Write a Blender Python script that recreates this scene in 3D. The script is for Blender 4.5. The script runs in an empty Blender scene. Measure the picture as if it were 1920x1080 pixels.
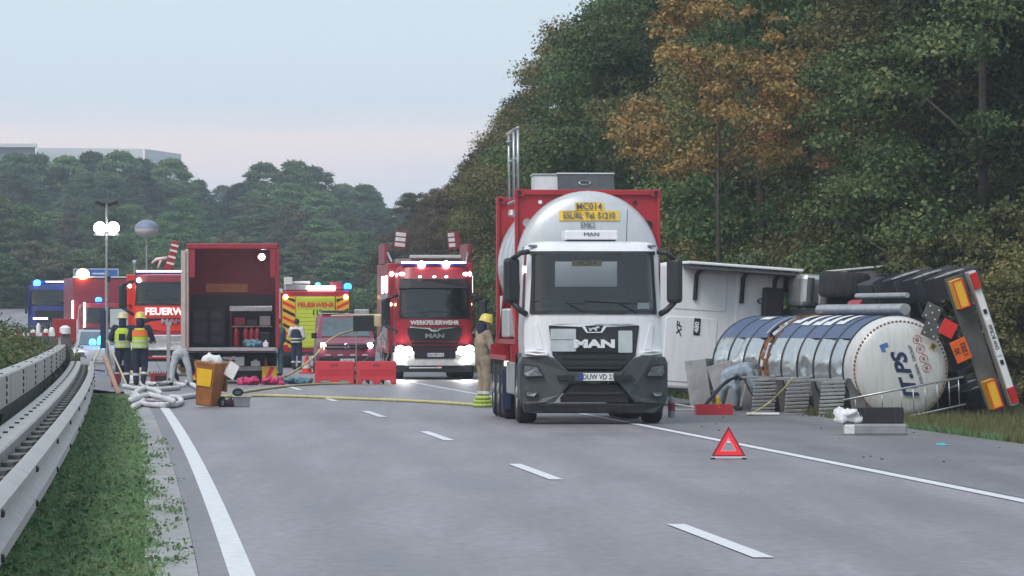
import bpy, bmesh, math, random
import numpy as np
from mathutils import Vector, Matrix, Euler
R = math.radians
random.seed(7); rng = np.random.default_rng(11)
scene = bpy.context.scene
col = scene.collection

HAZE = 0.00045
# ------------------------------------------------------------------ camera
F, H, HX, HY = 9640.0, 1.66, 960.0, 605.0      # focal length in photo pixels, eye height, principal column, horizon row
cam_d = bpy.data.cameras.new('camera'); cam = bpy.data.objects.new('camera', cam_d); col.objects.link(cam)
cam.location = (0, 0, H); cam.rotation_euler = (R(90), 0, 0)
cam_d.sensor_width = 36.0; cam_d.lens = 36.0*F/1920.0
cam_d.shift_y = (HY-540.0)/1920.0
cam_d.clip_start = 0.5; cam_d.clip_end = 6000
scene.camera = cam

# ------------------------------------------------------------------ sky and sun
SUN_EL, SUN_AZ = R(48), R(215)
world = bpy.data.worlds.new('World'); scene.world = world; world.use_nodes = True
wn = world.node_tree.nodes; wl = world.node_tree.links; wn.clear()
def N(nodes, t, **kw):
    n = nodes.new(t)
    for k, v in kw.items(): setattr(n, k, v)
    return n
w_out = N(wn, 'ShaderNodeOutputWorld'); w_bg = N(wn, 'ShaderNodeBackground')
w_sky = N(wn, 'ShaderNodeTexSky', sky_type='NISHITA', sun_disc=False, sun_elevation=R(12), sun_rotation=SUN_AZ, dust_density=2.0)
w_mul = N(wn, 'ShaderNodeMixRGB', blend_type='MULTIPLY'); w_mul.inputs[0].default_value = 1; w_mul.inputs[2].default_value = (.10, .10, .10, 1)
w_tc = N(wn, 'ShaderNodeTexCoord'); w_map = N(wn, 'ShaderNodeMapping'); w_map.inputs['Scale'].default_value = (7, 7, 60)
w_nz = N(wn, 'ShaderNodeTexNoise'); w_nz.inputs['Scale'].default_value = 1.0; w_nz.inputs['Detail'].default_value = 5
w_sep = N(wn, 'ShaderNodeSeparateXYZ')
w_add = N(wn, 'ShaderNodeMath', operation='MULTIPLY_ADD'); w_add.inputs[1].default_value = 0.022; 
w_rmp = N(wn, 'ShaderNodeValToRGB')
e = w_rmp.color_ramp.elements
e[0].position = 0.0; e[0].color = (.60, .67, .80, 1)
e[1].position = 1.0; e[1].color = (.60, .70, .80, 1)
for p, c in ((.023, (.66, .71, .84, 1)), (.036, (.74, .76, .85, 1)), (.043, (.88, .79, .81, 1)), (.049, (.64, .73, .83, 1)), (.075, (.60, .73, .83, 1)), (.3, (.60, .71, .82, 1))):
    k = e.new(p); k.color = c
w_mix = N(wn, 'ShaderNodeMixRGB'); w_mix.inputs[0].default_value = .88
wl.new(w_sky.outputs[0], w_mul.inputs[1]); wl.new(w_mul.outputs[0], w_mix.inputs[1])
wl.new(w_tc.outputs['Generated'], w_map.inputs[0]); wl.new(w_map.outputs[0], w_nz.inputs['Vector'])
wl.new(w_tc.outputs['Generated'], w_sep.inputs[0])
wl.new(w_nz.outputs['Fac'], w_add.inputs[0]); wl.new(w_sep.outputs['Z'], w_add.inputs[2])
w_sub = N(wn, 'ShaderNodeMath', operation='SUBTRACT'); w_sub.inputs[1].default_value = .004
wl.new(w_add.outputs[0], w_sub.inputs[0]); wl.new(w_sub.outputs[0], w_rmp.inputs[0])
wl.new(w_rmp.outputs[0], w_mix.inputs[2]); wl.new(w_mix.outputs[0], w_bg.inputs['Color'])
w_bg.inputs['Strength'].default_value = 1.0
wl.new(w_bg.outputs[0], w_out.inputs[0])
sun_d = bpy.data.lights.new('sun', 'SUN'); sun = bpy.data.objects.new('sun', sun_d); col.objects.link(sun)
sun_d.energy = 1.5; sun_d.angle = R(25); sun_d.color = (1, .95, .9)
sun.rotation_euler = Euler((R(90)-SUN_EL, 0, math.pi - SUN_AZ))
sun['kind'] = 'helper'
vs = scene.view_settings; vs.view_transform = 'Standard'; vs.look = 'None'; vs.exposure = 0.35; vs.gamma = 1.0; vs.use_curve_mapping = False
scene.cycles.use_denoising = True
scene.cycles.max_bounces = 6; scene.cycles.diffuse_bounces = 3; scene.cycles.glossy_bounces = 3
scene.cycles.transmission_bounces = 4; scene.cycles.transparent_max_bounces = 8; scene.cycles.volume_bounces = 0
scene.cycles.sample_clamp_indirect = 4.0; scene.cycles.volume_step_rate = 5.0
scene.cycles.caustics_reflective = False; scene.cycles.caustics_refractive = False

# ------------------------------------------------------------------ helpers
MATS = {}
def pbr(name, c, rough=.5, metal=0, var=.12, scale=4, bump=0, bscale=60, coat=0, spec=.5, emit=0, ecol=None, c2=None, dirt=0, trans=0):
    """painted / plain procedural material: base colour broken by noise, optional second colour, fine bump"""
    if name in MATS: return MATS[name]
    m = bpy.data.materials.new(name); m.use_nodes = True; MATS[name] = m
    nt = m.node_tree; n = nt.nodes; b = n['Principled BSDF']
    b.inputs['Roughness'].default_value = rough; b.inputs['Metallic'].default_value = metal
    b.inputs['Coat Weight'].default_value = coat; b.inputs['Coat Roughness'].default_value = .08
    b.inputs['Specular IOR Level'].default_value = spec
    if emit:
        ec = ecol or c
        b.inputs['Emission Color'].default_value = (*ec, 1); b.inputs['Emission Strength'].default_value = emit
    tc = n.new('ShaderNodeTexCoord')
    nz = n.new('ShaderNodeTexNoise'); nz.inputs['Scale'].default_value = scale; nz.inputs['Detail'].default_value = 6; nz.inputs['Roughness'].default_value = .65
    nt.links.new(tc.outputs['Object'], nz.inputs['Vector'])
    rp = n.new('ShaderNodeValToRGB'); nt.links.new(nz.outputs['Fac'], rp.inputs[0])
    lo = tuple(max(0, v*(1-var*2)) for v in c); hi = c2 or tuple(min(1, v*(1+var)) for v in c)
    rp.color_ramp.elements[0].position = .3; rp.color_ramp.elements[0].color = (*lo, 1)
    rp.color_ramp.elements[1].position = .7; rp.color_ramp.elements[1].color = (*hi, 1)
    nt.links.new(rp.outputs[0], b.inputs['Base Color'])
    if dirt:   # road film in streaks
        mp = n.new('ShaderNodeMapping'); mp.inputs['Scale'].default_value = (14, 14, 1.6); nt.links.new(tc.outputs['Object'], mp.inputs[0])
        n2 = n.new('ShaderNodeTexNoise'); n2.inputs['Scale'].default_value = 1.2; n2.inputs['Detail'].default_value = 7; nt.links.new(mp.outputs[0], n2.inputs['Vector'])
        r2 = n.new('ShaderNodeValToRGB'); r2.color_ramp.elements[0].position = .48; r2.color_ramp.elements[1].position = .8; r2.color_ramp.elements[1].color = (dirt,)*3+(1,)
        r2.color_ramp.elements[0].color = (0, 0, 0, 1)
        nt.links.new(n2.outputs['Fac'], r2.inputs[0])
        mx = n.new('ShaderNodeMixRGB'); nt.links.new(r2.outputs[0], mx.inputs[0]); nt.links.new(rp.outputs[0], mx.inputs[1]); mx.inputs[2].default_value = (.16, .14, .12, 1)
        nt.links.new(mx.outputs[0], b.inputs['Base Color'])
    if bump:
        bn = n.new('ShaderNodeTexNoise'); bn.inputs['Scale'].default_value = bscale; bn.inputs['Detail'].default_value = 4; nt.links.new(tc.outputs['Object'], bn.inputs['Vector'])
        bp = n.new('ShaderNodeBump'); bp.inputs['Strength'].default_value = bump; bp.inputs['Distance'].default_value = .02
        nt.links.new(bn.outputs['Fac'], bp.inputs['Height']); nt.links.new(bp.outputs[0], b.inputs['Normal'])
    return m
def lamp_mat(name, c, s): return pbr(name, c, .3, 0, 0, emit=s, ecol=c)

def glass_mat(name, tint=(.55, .6, .62), refl=.08):
    if name in MATS: return MATS[name]
    m = bpy.data.materials.new(name); m.use_nodes = True; MATS[name] = m
    nt = m.node_tree; n = nt.nodes; n.remove(n['Principled BSDF']); out = n['Material Output']
    tr = n.new('ShaderNodeBsdfTransparent'); tr.inputs[0].default_value = (*tint, 1)
    gl = n.new('ShaderNodeBsdfGlossy'); gl.inputs['Roughness'].default_value = .03
    fr = n.new('ShaderNodeFresnel'); fr.inputs[0].default_value = 1.5
    ad = n.new('ShaderNodeMath'); ad.operation = 'ADD'; ad.inputs[1].default_value = refl
    mx = n.new('ShaderNodeMixShader')
    nt.links.new(fr.outputs[0], ad.inputs[0]); nt.links.new(ad.outputs[0], mx.inputs[0]); nt.links.new(tr.outputs[0], mx.inputs[1]); nt.links.new(gl.outputs[0], mx.inputs[2])
    nt.links.new(mx.outputs[0], out.inputs[0]); return m

class MB:
    """collects shapes, then builds ONE mesh object"""
    def __init__(s): s.v = []; s.f = []
    def add(s, vs, fs):
        o = len(s.v); s.v += [tuple(p) for p in vs]; s.f += [tuple(i+o for i in f) for f in fs]; return s
    def box(s, x0, x1, y0, y1, z0, z1):
        return s.add([(x0,y0,z0),(x1,y0,z0),(x1,y1,z0),(x0,y1,z0),(x0,y0,z1),(x1,y0,z1),(x1,y1,z1),(x0,y1,z1)],
                     [(3,2,1,0),(4,5,6,7),(0,1,5,4),(1,2,6,5),(2,3,7,6),(3,0,4,7)])
    def rbox(s, c, size, M=None):
        a = [Vector((sx*size[0]/2, sy*size[1]/2, sz*size[2]/2)) for sz in (-1, 1) for sx, sy in ((-1,-1),(1,-1),(1,1),(-1,1))]
        if M is not None: a = [M @ p for p in a]
        return s.add([p+Vector(c) for p in a], [(3,2,1,0),(4,5,6,7),(0,1,5,4),(1,2,6,5),(2,3,7,6),(3,0,4,7)])
    def prism(s, pts, fn0, fn1):
        """closed solid between two images of a 2D outline"""
        n = len(pts); a = [fn0(*p) for p in pts]; b = [fn1(*p) for p in pts]
        return s.add(a+b, [tuple(range(n)), tuple(range(2*n-1, n-1, -1))] + [(i, n+i, n+(i+1) % n, (i+1) % n) for i in range(n)])
    def tube(s, pts, r, n=8, cap=True, closed=False):
        pts = [Vector(p) for p in pts]; m = len(pts); rr = r if isinstance(r, (list, tuple)) else [r]*m
        o = len(s.v); up = Vector((0, 0, 1)); prev = None
        for i, p in enumerate(pts):
            t = (pts[min(i+1, m-1)]-pts[max(i-1, 0)])
            if t.length < 1e-9: t = Vector((0, 0, 1))
            t.normalize()
            if prev is None:
                a = t.cross(up)
                if a.length < .05: a = t.cross(Vector((1, 0, 0)))
            else:
                a = prev - t*prev.dot(t)
                if a.length < .05: a = t.cross(Vector((1, 0, 0)))
            a.normalize(); b = t.cross(a); prev = a
            for k in range(n):
                an = 2*math.pi*k/n; q = p + (a*math.cos(an)+b*math.sin(an))*rr[i]; s.v.append(tuple(q))
        for i in range(m-1):
            for k in range(n):
                s.f.append((o+i*n+k, o+i*n+(k+1) % n, o+(i+1)*n+(k+1) % n, o+(i+1)*n+k))
        if cap:
            s.f.append(tuple(o+k for k in range(n-1, -1, -1))); s.f.append(tuple(o+(m-1)*n+k for k in range(n)))
        return s
    def lathe(s, prof, n=24, M=None, cap=True):
        """prof: (r, h) along local Z, then moved by M"""
        M = M or Matrix(); o = len(s.v); m = len(prof)
        for r, h in prof:
            for k in range(n):
                a = 2*math.pi*k/n; s.v.append(tuple(M @ Vector((r*math.cos(a), r*math.sin(a), h))))
        for i in range(m-1):
            for k in range(n): s.f.append((o+i*n+k, o+i*n+(k+1) % n, o+(i+1)*n+(k+1) % n, o+(i+1)*n+k))
        if cap:
            if prof[0][0] > 1e-4: s.f.append(tuple(o+k for k in range(n-1, -1, -1)))
            if prof[-1][0] > 1e-4: s.f.append(tuple(o+(m-1)*n+k for k in range(n)))
        return s
    def ball(s, c, r, n=12, m=8, sc=(1, 1, 1)):
        prof = [(max(1e-5, math.sin(math.pi*i/m)), -math.cos(math.pi*i/m)) for i in range(m+1)]
        return s.lathe(prof, n, Matrix.Translation(c) @ Matrix.Diagonal((r*sc[0], r*sc[1], r*sc[2], 1)), cap=False)
    def capsule(s, p0, r0, p1, r1, n=10):
        p0, p1 = Vector(p0), Vector(p1); d = p1-p0; L = max(d.length, 1e-4)
        M = Matrix.Translation(p0) @ d.to_track_quat('Z', 'Y').to_matrix().to_4x4()
        pr = [(max(1e-4, r0*math.sin(a)), -r0*math.cos(a)) for a in [math.pi/2*i/4 for i in range(5)]] + [(max(1e-4, r1*math.cos(a)), L+r1*math.sin(a)) for a in [math.pi/2*i/4 for i in range(5)]]
        return s.lathe(pr, n, M, cap=False)
    def loft(s, rings, cap=True, closed=True):
        o = len(s.v); n = len(rings[0])
        for r in rings: s.v += [tuple(p) for p in r]
        for i in range(len(rings)-1):
            for k in range(n if closed else n-1): s.f.append((o+i*n+k, o+i*n+(k+1) % n, o+(i+1)*n+(k+1) % n, o+(i+1)*n+k))
        if cap:
            s.f.append(tuple(o+k for k in range(n-1, -1, -1))); s.f.append(tuple(o+(len(rings)-1)*n+k for k in range(n)))
        return s
    def xf(s, M): s.v = [tuple(M @ Vector(p)) for p in s.v]; return s
    def build(s, name, m, parent=None, smooth=False, bevel=0, loc=None, remesh=0):
        me = bpy.data.meshes.new(name); me.from_pydata(s.v, [], s.f); 
        bm = bmesh.new(); bm.from_mesh(me); bmesh.ops.recalc_face_normals(bm, faces=bm.faces); bm.to_mesh(me); bm.free()
        o = bpy.data.objects.new(name, me); col.objects.link(o)
        if isinstance(m, str): m = MATS[m]
        me.materials.append(m)
        if smooth:
            me.polygons.foreach_set('use_smooth', [True]*len(me.polygons))
            if smooth != 'all' and not remesh: me.set_sharp_from_angle(angle=R(38))
        if parent is not None: o.parent = parent
        if loc is not None: o.location = loc
        if bevel:
            b = o.modifiers.new('bevel', 'BEVEL'); b.width = bevel; b.segments = 2; b.limit_method = 'ANGLE'; b.angle_limit = R(40)
        if remesh:
            r = o.modifiers.new('remesh', 'REMESH'); r.mode = 'VOXEL'; r.voxel_size = remesh; r.use_smooth_shade = True
            k = o.modifiers.new('smooth', 'SMOOTH'); k.factor = .5; k.iterations = 4
        return o

def tag(o, label=None, cat=None, group=None, kind=None):
    if label: o['label'] = label
    if cat: o['category'] = cat
    if group: o['group'] = group
    if kind: o['kind'] = kind
    return o
def thing(name, label, cat, loc=(0, 0, 0), rz=0, group=None):
    o = bpy.data.objects.new(name, None); col.objects.link(o); o.empty_display_size = .1
    o.location = loc; o.rotation_euler = (0, 0, rz)
    return tag(o, label, cat, group)
def dup(o, parent=None):
    c = o.copy(); col.objects.link(c); c.parent = parent
    for ch in list(o.children): dup(ch, c)
    return c
def text(body, size, m, parent, loc, rot=(R(90), 0, 0), sx=1, shear=0, extrude=.003, name='lettering', bold=0, align='CENTER'):
    cu = bpy.data.curves.new(name, 'FONT'); cu.body = body; cu.size = size; cu.align_x = align; cu.align_y = 'CENTER'
    cu.shear = shear; cu.extrude = extrude; cu.offset = bold; cu.resolution_u = 3
    o = bpy.data.objects.new(name, cu); col.objects.link(o); cu.materials.append(MATS[m] if isinstance(m, str) else m)
    o.parent = parent; o.location = loc; o.rotation_euler = rot; o.scale = (sx, 1, 1)
    return o
def W(x, y, d): return Vector(((x-HX)/F*d, d, H+(HY-y)/F*d))
def G(x, y):
    d = F*H/(y-HY); return Vector(((x-HX)/F*d, d, 0))

# road axis: the dashed lane line, then everything by its offset u to the right of it
def xd(y):
    if y < 130: t = y-39.2; return 1.56 - .0715*t - .00007*t*t
    t = y-130; return -5.508 - .0842*t + .000125*t*t if y < 466 else xd(465.9) + (y-465.9)*0.0
def zr(y): return 0 if y < 180 else 6e-5*(min(y, 450)-180)**2
def P(u, y, z=0): return Vector((xd(y)+u, y, zr(y)+z))
def sm(a, b, t): t = min(1, max(0, (t-a)/(b-a))); return t*t*(3-2*t)
def hz(X, Y):
    """terrain height"""
    u = X-xd(Y); b = zr(Y)-.05
    far = 0
    if Y > 330: far = 2.0*sm(330, 420, Y) + 5*sm(420, 560, Y) + 5*sm(560, 900, Y)
    if u > 7.6:
        r = -.06*sm(7.6, 9.2, u) + 5.5*sm(10.5, 34, u)
        return b + r + far*.5
    if u < -5.0:
        m = .10*sm(-5.0, -5.4, u) + .5*sm(-5.8, -8.0, u)
        l = 6*sm(-21, -60, u) if u < -21 else 0
        return b + m + l*(1-sm(300, 420, Y)) + far*sm(-16, -30, u) + far*.9*sm(400, 430, Y)*(1-sm(-16, -30, u))
    return b + far*.9*sm(400, 430, Y)
# ------------------------------------------------------------------ materials of the setting
def road_mat(name, c, tint):
    m = bpy.data.materials.new(name); m.use_nodes = True; MATS[name] = m
    nt = m.node_tree; n = nt.nodes; L = nt.links; b = n['Principled BSDF']
    tc = n.new('ShaderNodeTexCoord')
    def nz(sc, mp=(1, 1, 1), det=5, rz=0):
        a = n.new('ShaderNodeMapping'); a.inputs['Scale'].default_value = mp; a.inputs['Rotation'].default_value = (0, 0, rz); L.new(tc.outputs['Object'], a.inputs[0])
        t = n.new('ShaderNodeTexNoise'); t.inputs['Scale'].default_value = sc; t.inputs['Detail'].default_value = det; t.inputs['Roughness'].default_value = .6; L.new(a.outputs[0], t.inputs['Vector']); return t
    big = nz(1.0, (1.1, .05, 1), 6, R(4)); mid = nz(1.0, (.5, .16, 1), 6); fine = nz(70, det=2); grain = nz(9, (1, .35, 1), 4)
    r1 = n.new('ShaderNodeValToRGB'); r1.color_ramp.elements[0].position = .34; r1.color_ramp.elements[1].position = .66
    r1.color_ramp.elements[0].color = (*[v*.8 for v in c], 1); r1.color_ramp.elements[1].color = (*[v*1.12 for v in c], 1); L.new(big.outputs['Fac'], r1.inputs[0])
    r2 = n.new('ShaderNodeValToRGB'); r2.color_ramp.elements[0].position = .35; r2.color_ramp.elements[1].position = .62
    r2.color_ramp.elements[0].color = (.8, .8, .8, 1); r2.color_ramp.elements[1].color = (1.08, 1.08, 1.08, 1); L.new(mid.outputs['Fac'], r2.inputs[0])
    m1 = n.new('ShaderNodeMixRGB'); m1.blend_type = 'MULTIPLY'; m1.inputs[0].default_value = 1; L.new(r1.outputs[0], m1.inputs[1]); L.new(r2.outputs[0], m1.inputs[2])
    r3 = n.new('ShaderNodeValToRGB'); r3.color_ramp.elements[0].position = .3; r3.color_ramp.elements[1].position = .7
    r3.color_ramp.elements[0].color = (.78, .78, .78, 1); r3.color_ramp.elements[1].color = (1.15, 1.15, 1.15, 1); L.new(grain.outputs['Fac'], r3.inputs[0])
    m2 = n.new('ShaderNodeMixRGB'); m2.blend_type = 'MULTIPLY'; m2.inputs[0].default_value = 1; L.new(m1.outputs[0], m2.inputs[1]); L.new(r3.outputs[0], m2.inputs[2])
    # polished wheel tracks and oil strips, by the lane offset stored on the sheet
    au = n.new('ShaderNodeAttribute'); au.attribute_name = 'lane_offset'
    def mth(op, a, b_=None):
        k = n.new('ShaderNodeMath'); k.operation = op
        for i_, v_ in enumerate((a, b_)):
            if v_ is None: continue
            if isinstance(v_, (int, float)): k.inputs[i_].default_value = v_
            else: L.new(v_, k.inputs[i_])
        return k.outputs[0]
    wv = mth('COSINE', mth('MULTIPLY', mth('SUBTRACT', au.outputs['Fac'], .94), 2*math.pi/1.875))
    wt = mth('MULTIPLY', mth('MAXIMUM', wv, 0.0), mth('MULTIPLY', big.outputs['Fac'], .34))
    sm_ = nz(1.0, (.35, 2.2, 1), 4); spot = n.new('ShaderNodeValToRGB'); spot.color_ramp.elements[0].position = .62; spot.color_ramp.elements[1].position = .75; spot.color_ramp.elements[0].color = (0, 0, 0, 1); spot.color_ramp.elements[1].color = (.22, .22, .22, 1); L.new(sm_.outputs['Fac'], spot.inputs[0])
    dk = mth('ADD', wt, spot.outputs[0]) 
    m5 = n.new('ShaderNodeMixRGB'); L.new(dk, m5.inputs[0]); L.new(m2.outputs[0], m5.inputs[1]); m5.inputs[2].default_value = (.05, .048, .055, 1)
    L.new(m5.outputs[0], b.inputs['Base Color'])
    rr = n.new('ShaderNodeMapRange'); rr.inputs['To Min'].default_value = .38; rr.inputs['To Max'].default_value = .6; L.new(mid.outputs['Fac'], rr.inputs[0]); L.new(rr.outputs[0], b.inputs['Roughness'])
    bp = n.new('ShaderNodeBump'); bp.inputs['Strength'].default_value = .25; bp.inputs['Distance'].default_value = .01; L.new(fine.outputs['Fac'], bp.inputs['Height']); L.new(bp.outputs[0], b.inputs['Normal'])
    return m
road_mat('asphalt', (.238, .212, .230), None)
road_mat('asphalt_old', (.178, .160, .168), None)
road_mat('concrete_gutter', (.30, .285, .275), None)
def ground_mat():
    m = bpy.data.materials.new('ground_soil'); m.use_nodes = True; MATS['ground_soil'] = m
    nt = m.node_tree; n = nt.nodes; b = n['Principled BSDF']; b.inputs['Roughness'].default_value = .95
    tc = n.new('ShaderNodeTexCoord'); t = n.new('ShaderNodeTexNoise'); t.inputs['Scale'].default_value = 1.2; t.inputs['Detail'].default_value = 8
    nt.links.new(tc.outputs['Object'], t.inputs['Vector']); r = n.new('ShaderNodeValToRGB'); nt.links.new(t.outputs['Fac'], r.inputs[0])
    e = r.color_ramp.elements; e[0].position = .32; e[0].color = (.035, .05, .018, 1); e[1].position = .7; e[1].color = (.10, .085, .055, 1)
    k = e.new(.5); k.color = (.05, .075, .025, 1); nt.links.new(r.outputs[0], b.inputs['Base Color'])
ground_mat()
def leaf_mat(name, cols, rough=.6):
    """foliage: a colour per leaf island, mixed with slow noise through the crown and a shift per plant"""
    m = bpy.data.materials.new(name); m.use_nodes = True; MATS[name] = m
    nt = m.node_tree; n = nt.nodes; L = nt.links; b = n['Principled BSDF']; b.inputs['Roughness'].default_value = rough; b.inputs['Specular IOR Level'].default_value = .25
    ge = n.new('ShaderNodeNewGeometry'); oi = n.new('ShaderNodeObjectInfo'); tc = n.new('ShaderNodeTexCoord')
    nz = n.new('ShaderNodeTexNoise'); nz.inputs['Scale'].default_value = .9; nz.inputs['Detail'].default_value = 3; L.new(tc.outputs['Object'], nz.inputs['Vector'])
    a = n.new('ShaderNodeMath'); a.operation = 'MULTIPLY_ADD'; a.inputs[1].default_value = .45; L.new(ge.outputs['Random Per Island'], a.inputs[0]); 
    c = n.new('ShaderNodeMath'); c.operation = 'MULTIPLY_ADD'; c.inputs[1].default_value = .9; c.inputs[2].default_value = -.2; L.new(nz.outputs['Fac'], c.inputs[0]); L.new(c.outputs[0], a.inputs[2])
    r = n.new('ShaderNodeValToRGB'); L.new(a.outputs[0], r.inputs[0]); e = r.color_ramp.elements
    k = len(cols); e[0].position = .12; e[0].color = (*cols[0], 1); e[1].position = .9; e[1].color = (*cols[-1], 1)
    for i in range(1, k-1):
        q = e.new(.12+.78*i/(k-1)); q.color = (*cols[i], 1)
    hs = n.new('ShaderNodeHueSaturation'); L.new(r.outputs[0], hs.inputs['Color'])
    mr = n.new('ShaderNodeMapRange'); mr.inputs['To Min'].default_value = .6; mr.inputs['To Max'].default_value = 1.5; L.new(oi.outputs['Random'], mr.inputs[0]); L.new(mr.outputs[0], hs.inputs['Value'])
    m3 = n.new('ShaderNodeMath'); m3.operation = 'MULTIPLY'; m3.inputs[1].default_value = 7.31; fr_ = n.new('ShaderNodeMath'); fr_.operation = 'FRACT'; L.new(oi.outputs['Random'], m3.inputs[0]); L.new(m3.outputs[0], fr_.inputs[0])
    mh = n.new('ShaderNodeMapRange'); mh.inputs['To Min'].default_value = .478; mh.inputs['To Max'].default_value = .528; L.new(fr_.outputs[0], mh.inputs[0]); L.new(mh.outputs[0], hs.inputs['Hue'])
    L.new(hs.outputs[0], b.inputs['Base Color'])
    # light through the leaf
    tr = n.new('ShaderNodeBsdfTranslucent'); L.new(hs.outputs[0], tr.inputs['Color']); mx = n.new('ShaderNodeMixShader'); mx.inputs[0].default_value = .25
    L.new(b.outputs[0], mx.inputs[1]); L.new(tr.outputs[0], mx.inputs[2]); L.new(mx.outputs[0], n['Material Output'].inputs[0])
    return m
leaf_mat('leaf_dark', [(.025, .045, .018), (.06, .10, .035), (.13, .15, .055), (.22, .22, .09)])
leaf_mat('leaf_olive', [(.04, .05, .02), (.10, .105, .038), (.19, .165, .06), (.28, .22, .09)])
leaf_mat('leaf_green', [(.03, .07, .028), (.065, .14, .045), (.14, .20, .07), (.22, .25, .10)])
leaf_mat('leaf_rust', [(.13, .11, .05), (.24, .15, .065), (.44, .21, .10), (.34, .22, .10)])
leaf_mat('leaf_brown', [(.05, .042, .025), (.12, .09, .05), (.19, .13, .075)])
leaf_mat('leaf_pale', [(.05, .08, .035), (.12, .16, .07), (.21, .23, .11)])
leaf_mat('leaf_far', [(.055, .10, .042), (.12, .19, .07), (.21, .28, .10)])
leaf_mat('leaf_far_dark', [(.04, .07, .042), (.08, .13, .062), (.13, .18, .08)])
leaf_mat('leaf_far_brown', [(.07, .075, .045), (.12, .11, .065), (.16, .135, .08)])
leaf_mat('grass_blade', [(.08, .15, .075), (.13, .235, .10), (.22, .34, .15), (.36, .38, .22)])
leaf_mat('grass_dry', [(.06, .09, .03), (.13, .14, .055), (.25, .20, .11)])
leaf_mat('median_leaf', [(.04, .075, .025), (.08, .11, .04), (.16, .13, .06), (.20, .11, .07)])
pbr('bark', (.09, .075, .06), .9, var=.3, scale=8, bump=.6, bscale=14)
pbr('galvanised', (.40, .378, .365), .55, .25, .10, 2.5, bump=.12, bscale=30)
pbr('galvanised_dark', (.12, .118, .115), .7, .2, .2, 3, dirt=.3)
pbr('bolt_steel', (.05, .045, .04), .5, .5)
pbr('road_paint', (.72, .72, .74), .55, 0, .10, 7, bump=.1, bscale=40, dirt=.25)
pbr('warehouse_wall', (.66, .68, .70), .7, var=.03); pbr('warehouse_dark', (.20, .22, .24), .7, var=.04)
pbr('joint_fill', (.06, .06, .065), .9)

# ------------------------------------------------------------------ terrain, carriageways, markings
def sheet(name, u0, u1, ys, z, m, nu=2, fn=None, parent=None, kind='structure'):
    mb = MB(); us = [u0+(u1-u0)*i/(nu-1) for i in range(nu)]
    for y in ys:
        for u in us:
            p = P(u, y, z) if fn is None else fn(u, y); mb.v.append(tuple(p))
    for i in range(len(ys)-1):
        for k in range(nu-1): mb.f.append((i*nu+k, i*nu+k+1, (i+1)*nu+k+1, (i+1)*nu+k))
    o = mb.build(name, m, parent, smooth='all')
    at = o.data.attributes.new('lane_offset', 'FLOAT', 'POINT'); at.data.foreach_set('value', [u for _ in ys for u in us])
    if kind and parent is None: o['kind'] = kind
    return o
ty = list(np.arange(-30, 140, 6.0)) + list(np.arange(140, 470, 12.0)) + list(np.arange(470, 1301, 50.0))
tu = sorted(set([-420, -300, -200, -140, -100, -80, -60, -50, -40, -32, -26, -22, -20, -16, -12, -10, -8, -7.2, -6.4, -5.8, -5.4, -5.0, -2, 2, 5, 7.6, 8.4, 9.2, 10.5, 12, 14, 17, 20, 24, 28, 34, 45, 70, 110, 200, 400]))
mb = MB()
for y in ty:
    for u in tu: mb.v.append((xd(y)+u, y, hz(xd(y)+u, y)))
nu = len(tu)
for i in range(len(ty)-1):
    for k in range(nu-1): mb.f.append((i*nu+k, i*nu+k+1, (i+1)*nu+k+1, (i+1)*nu+k))
tag(mb.build('ground', 'ground_soil', smooth='all'), 'soil and low growth beside the motorway', kind='structure')
ys = list(np.arange(-30, 430, 6.0))
road = tag(sheet('carriageway', -4.0, 7.75, ys, 0, 'asphalt', 5), 'grey asphalt carriageway with hard shoulder', kind='structure')
shoulder = tag(sheet('hard_shoulder', 3.95, 7.7, ys, .004, 'asphalt_old', 3), 'slightly darker asphalt hard shoulder right of the edge line', kind='structure')
tag(sheet('opposite_carriageway', -20, -8.6, list(np.arange(20, 430, 10.0)), 0, 'asphalt', 3, fn=lambda u, y: Vector((xd(y)+u, y, zr(y)+.62))), 'opposite carriageway climbing away beyond the median', kind='structure')
sheet('edge_strip', -4.0, -3.82, ys, .004, 'asphalt_old', 2, parent=road)
def line(name, u, w, y0, y1, st=3.0, z=.008):
    sheet(name, u-w/2, u+w/2, list(np.arange(y0, y1+.01, st)), z, 'road_paint', 2, parent=road)
line('edge_line', -3.72, .17, 22, 421); line('edge_line', 3.80, .16, 22, 421)
for k in range(-1, 20):
    yc = 39.2+18.0*k
    line('lane_dash', 0, .15, yc-3, yc+3, 2.0)
for u in (-19.4, -9.2): sheet('opposite_edge_line', u-.1, u+.1, list(np.arange(100, 421, 10)), 0, 'road_paint', 2, fn=lambda u, y: Vector((xd(y)+u, y, zr(y)+.627)), parent=None)['label'] = 'white edge line of the opposite carriageway'
tag(sheet('median_crossing', -8.6, -4.0, list(np.arange(124, 330, 6.0)), 0, 'asphalt_old', 8, fn=lambda u, y: Vector((xd(y)+u, y, max(hz(xd(y)+u, y), zr(y)-.05)+.045))), 'paved median crossing behind the end of the crash barrier', kind='structure')
gut = thing('concrete_gutter', None, None); gut['kind'] = 'structure'; gut['label'] = 'pale concrete gutter strip between verge and edge line'
yy = 20.0
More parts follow.
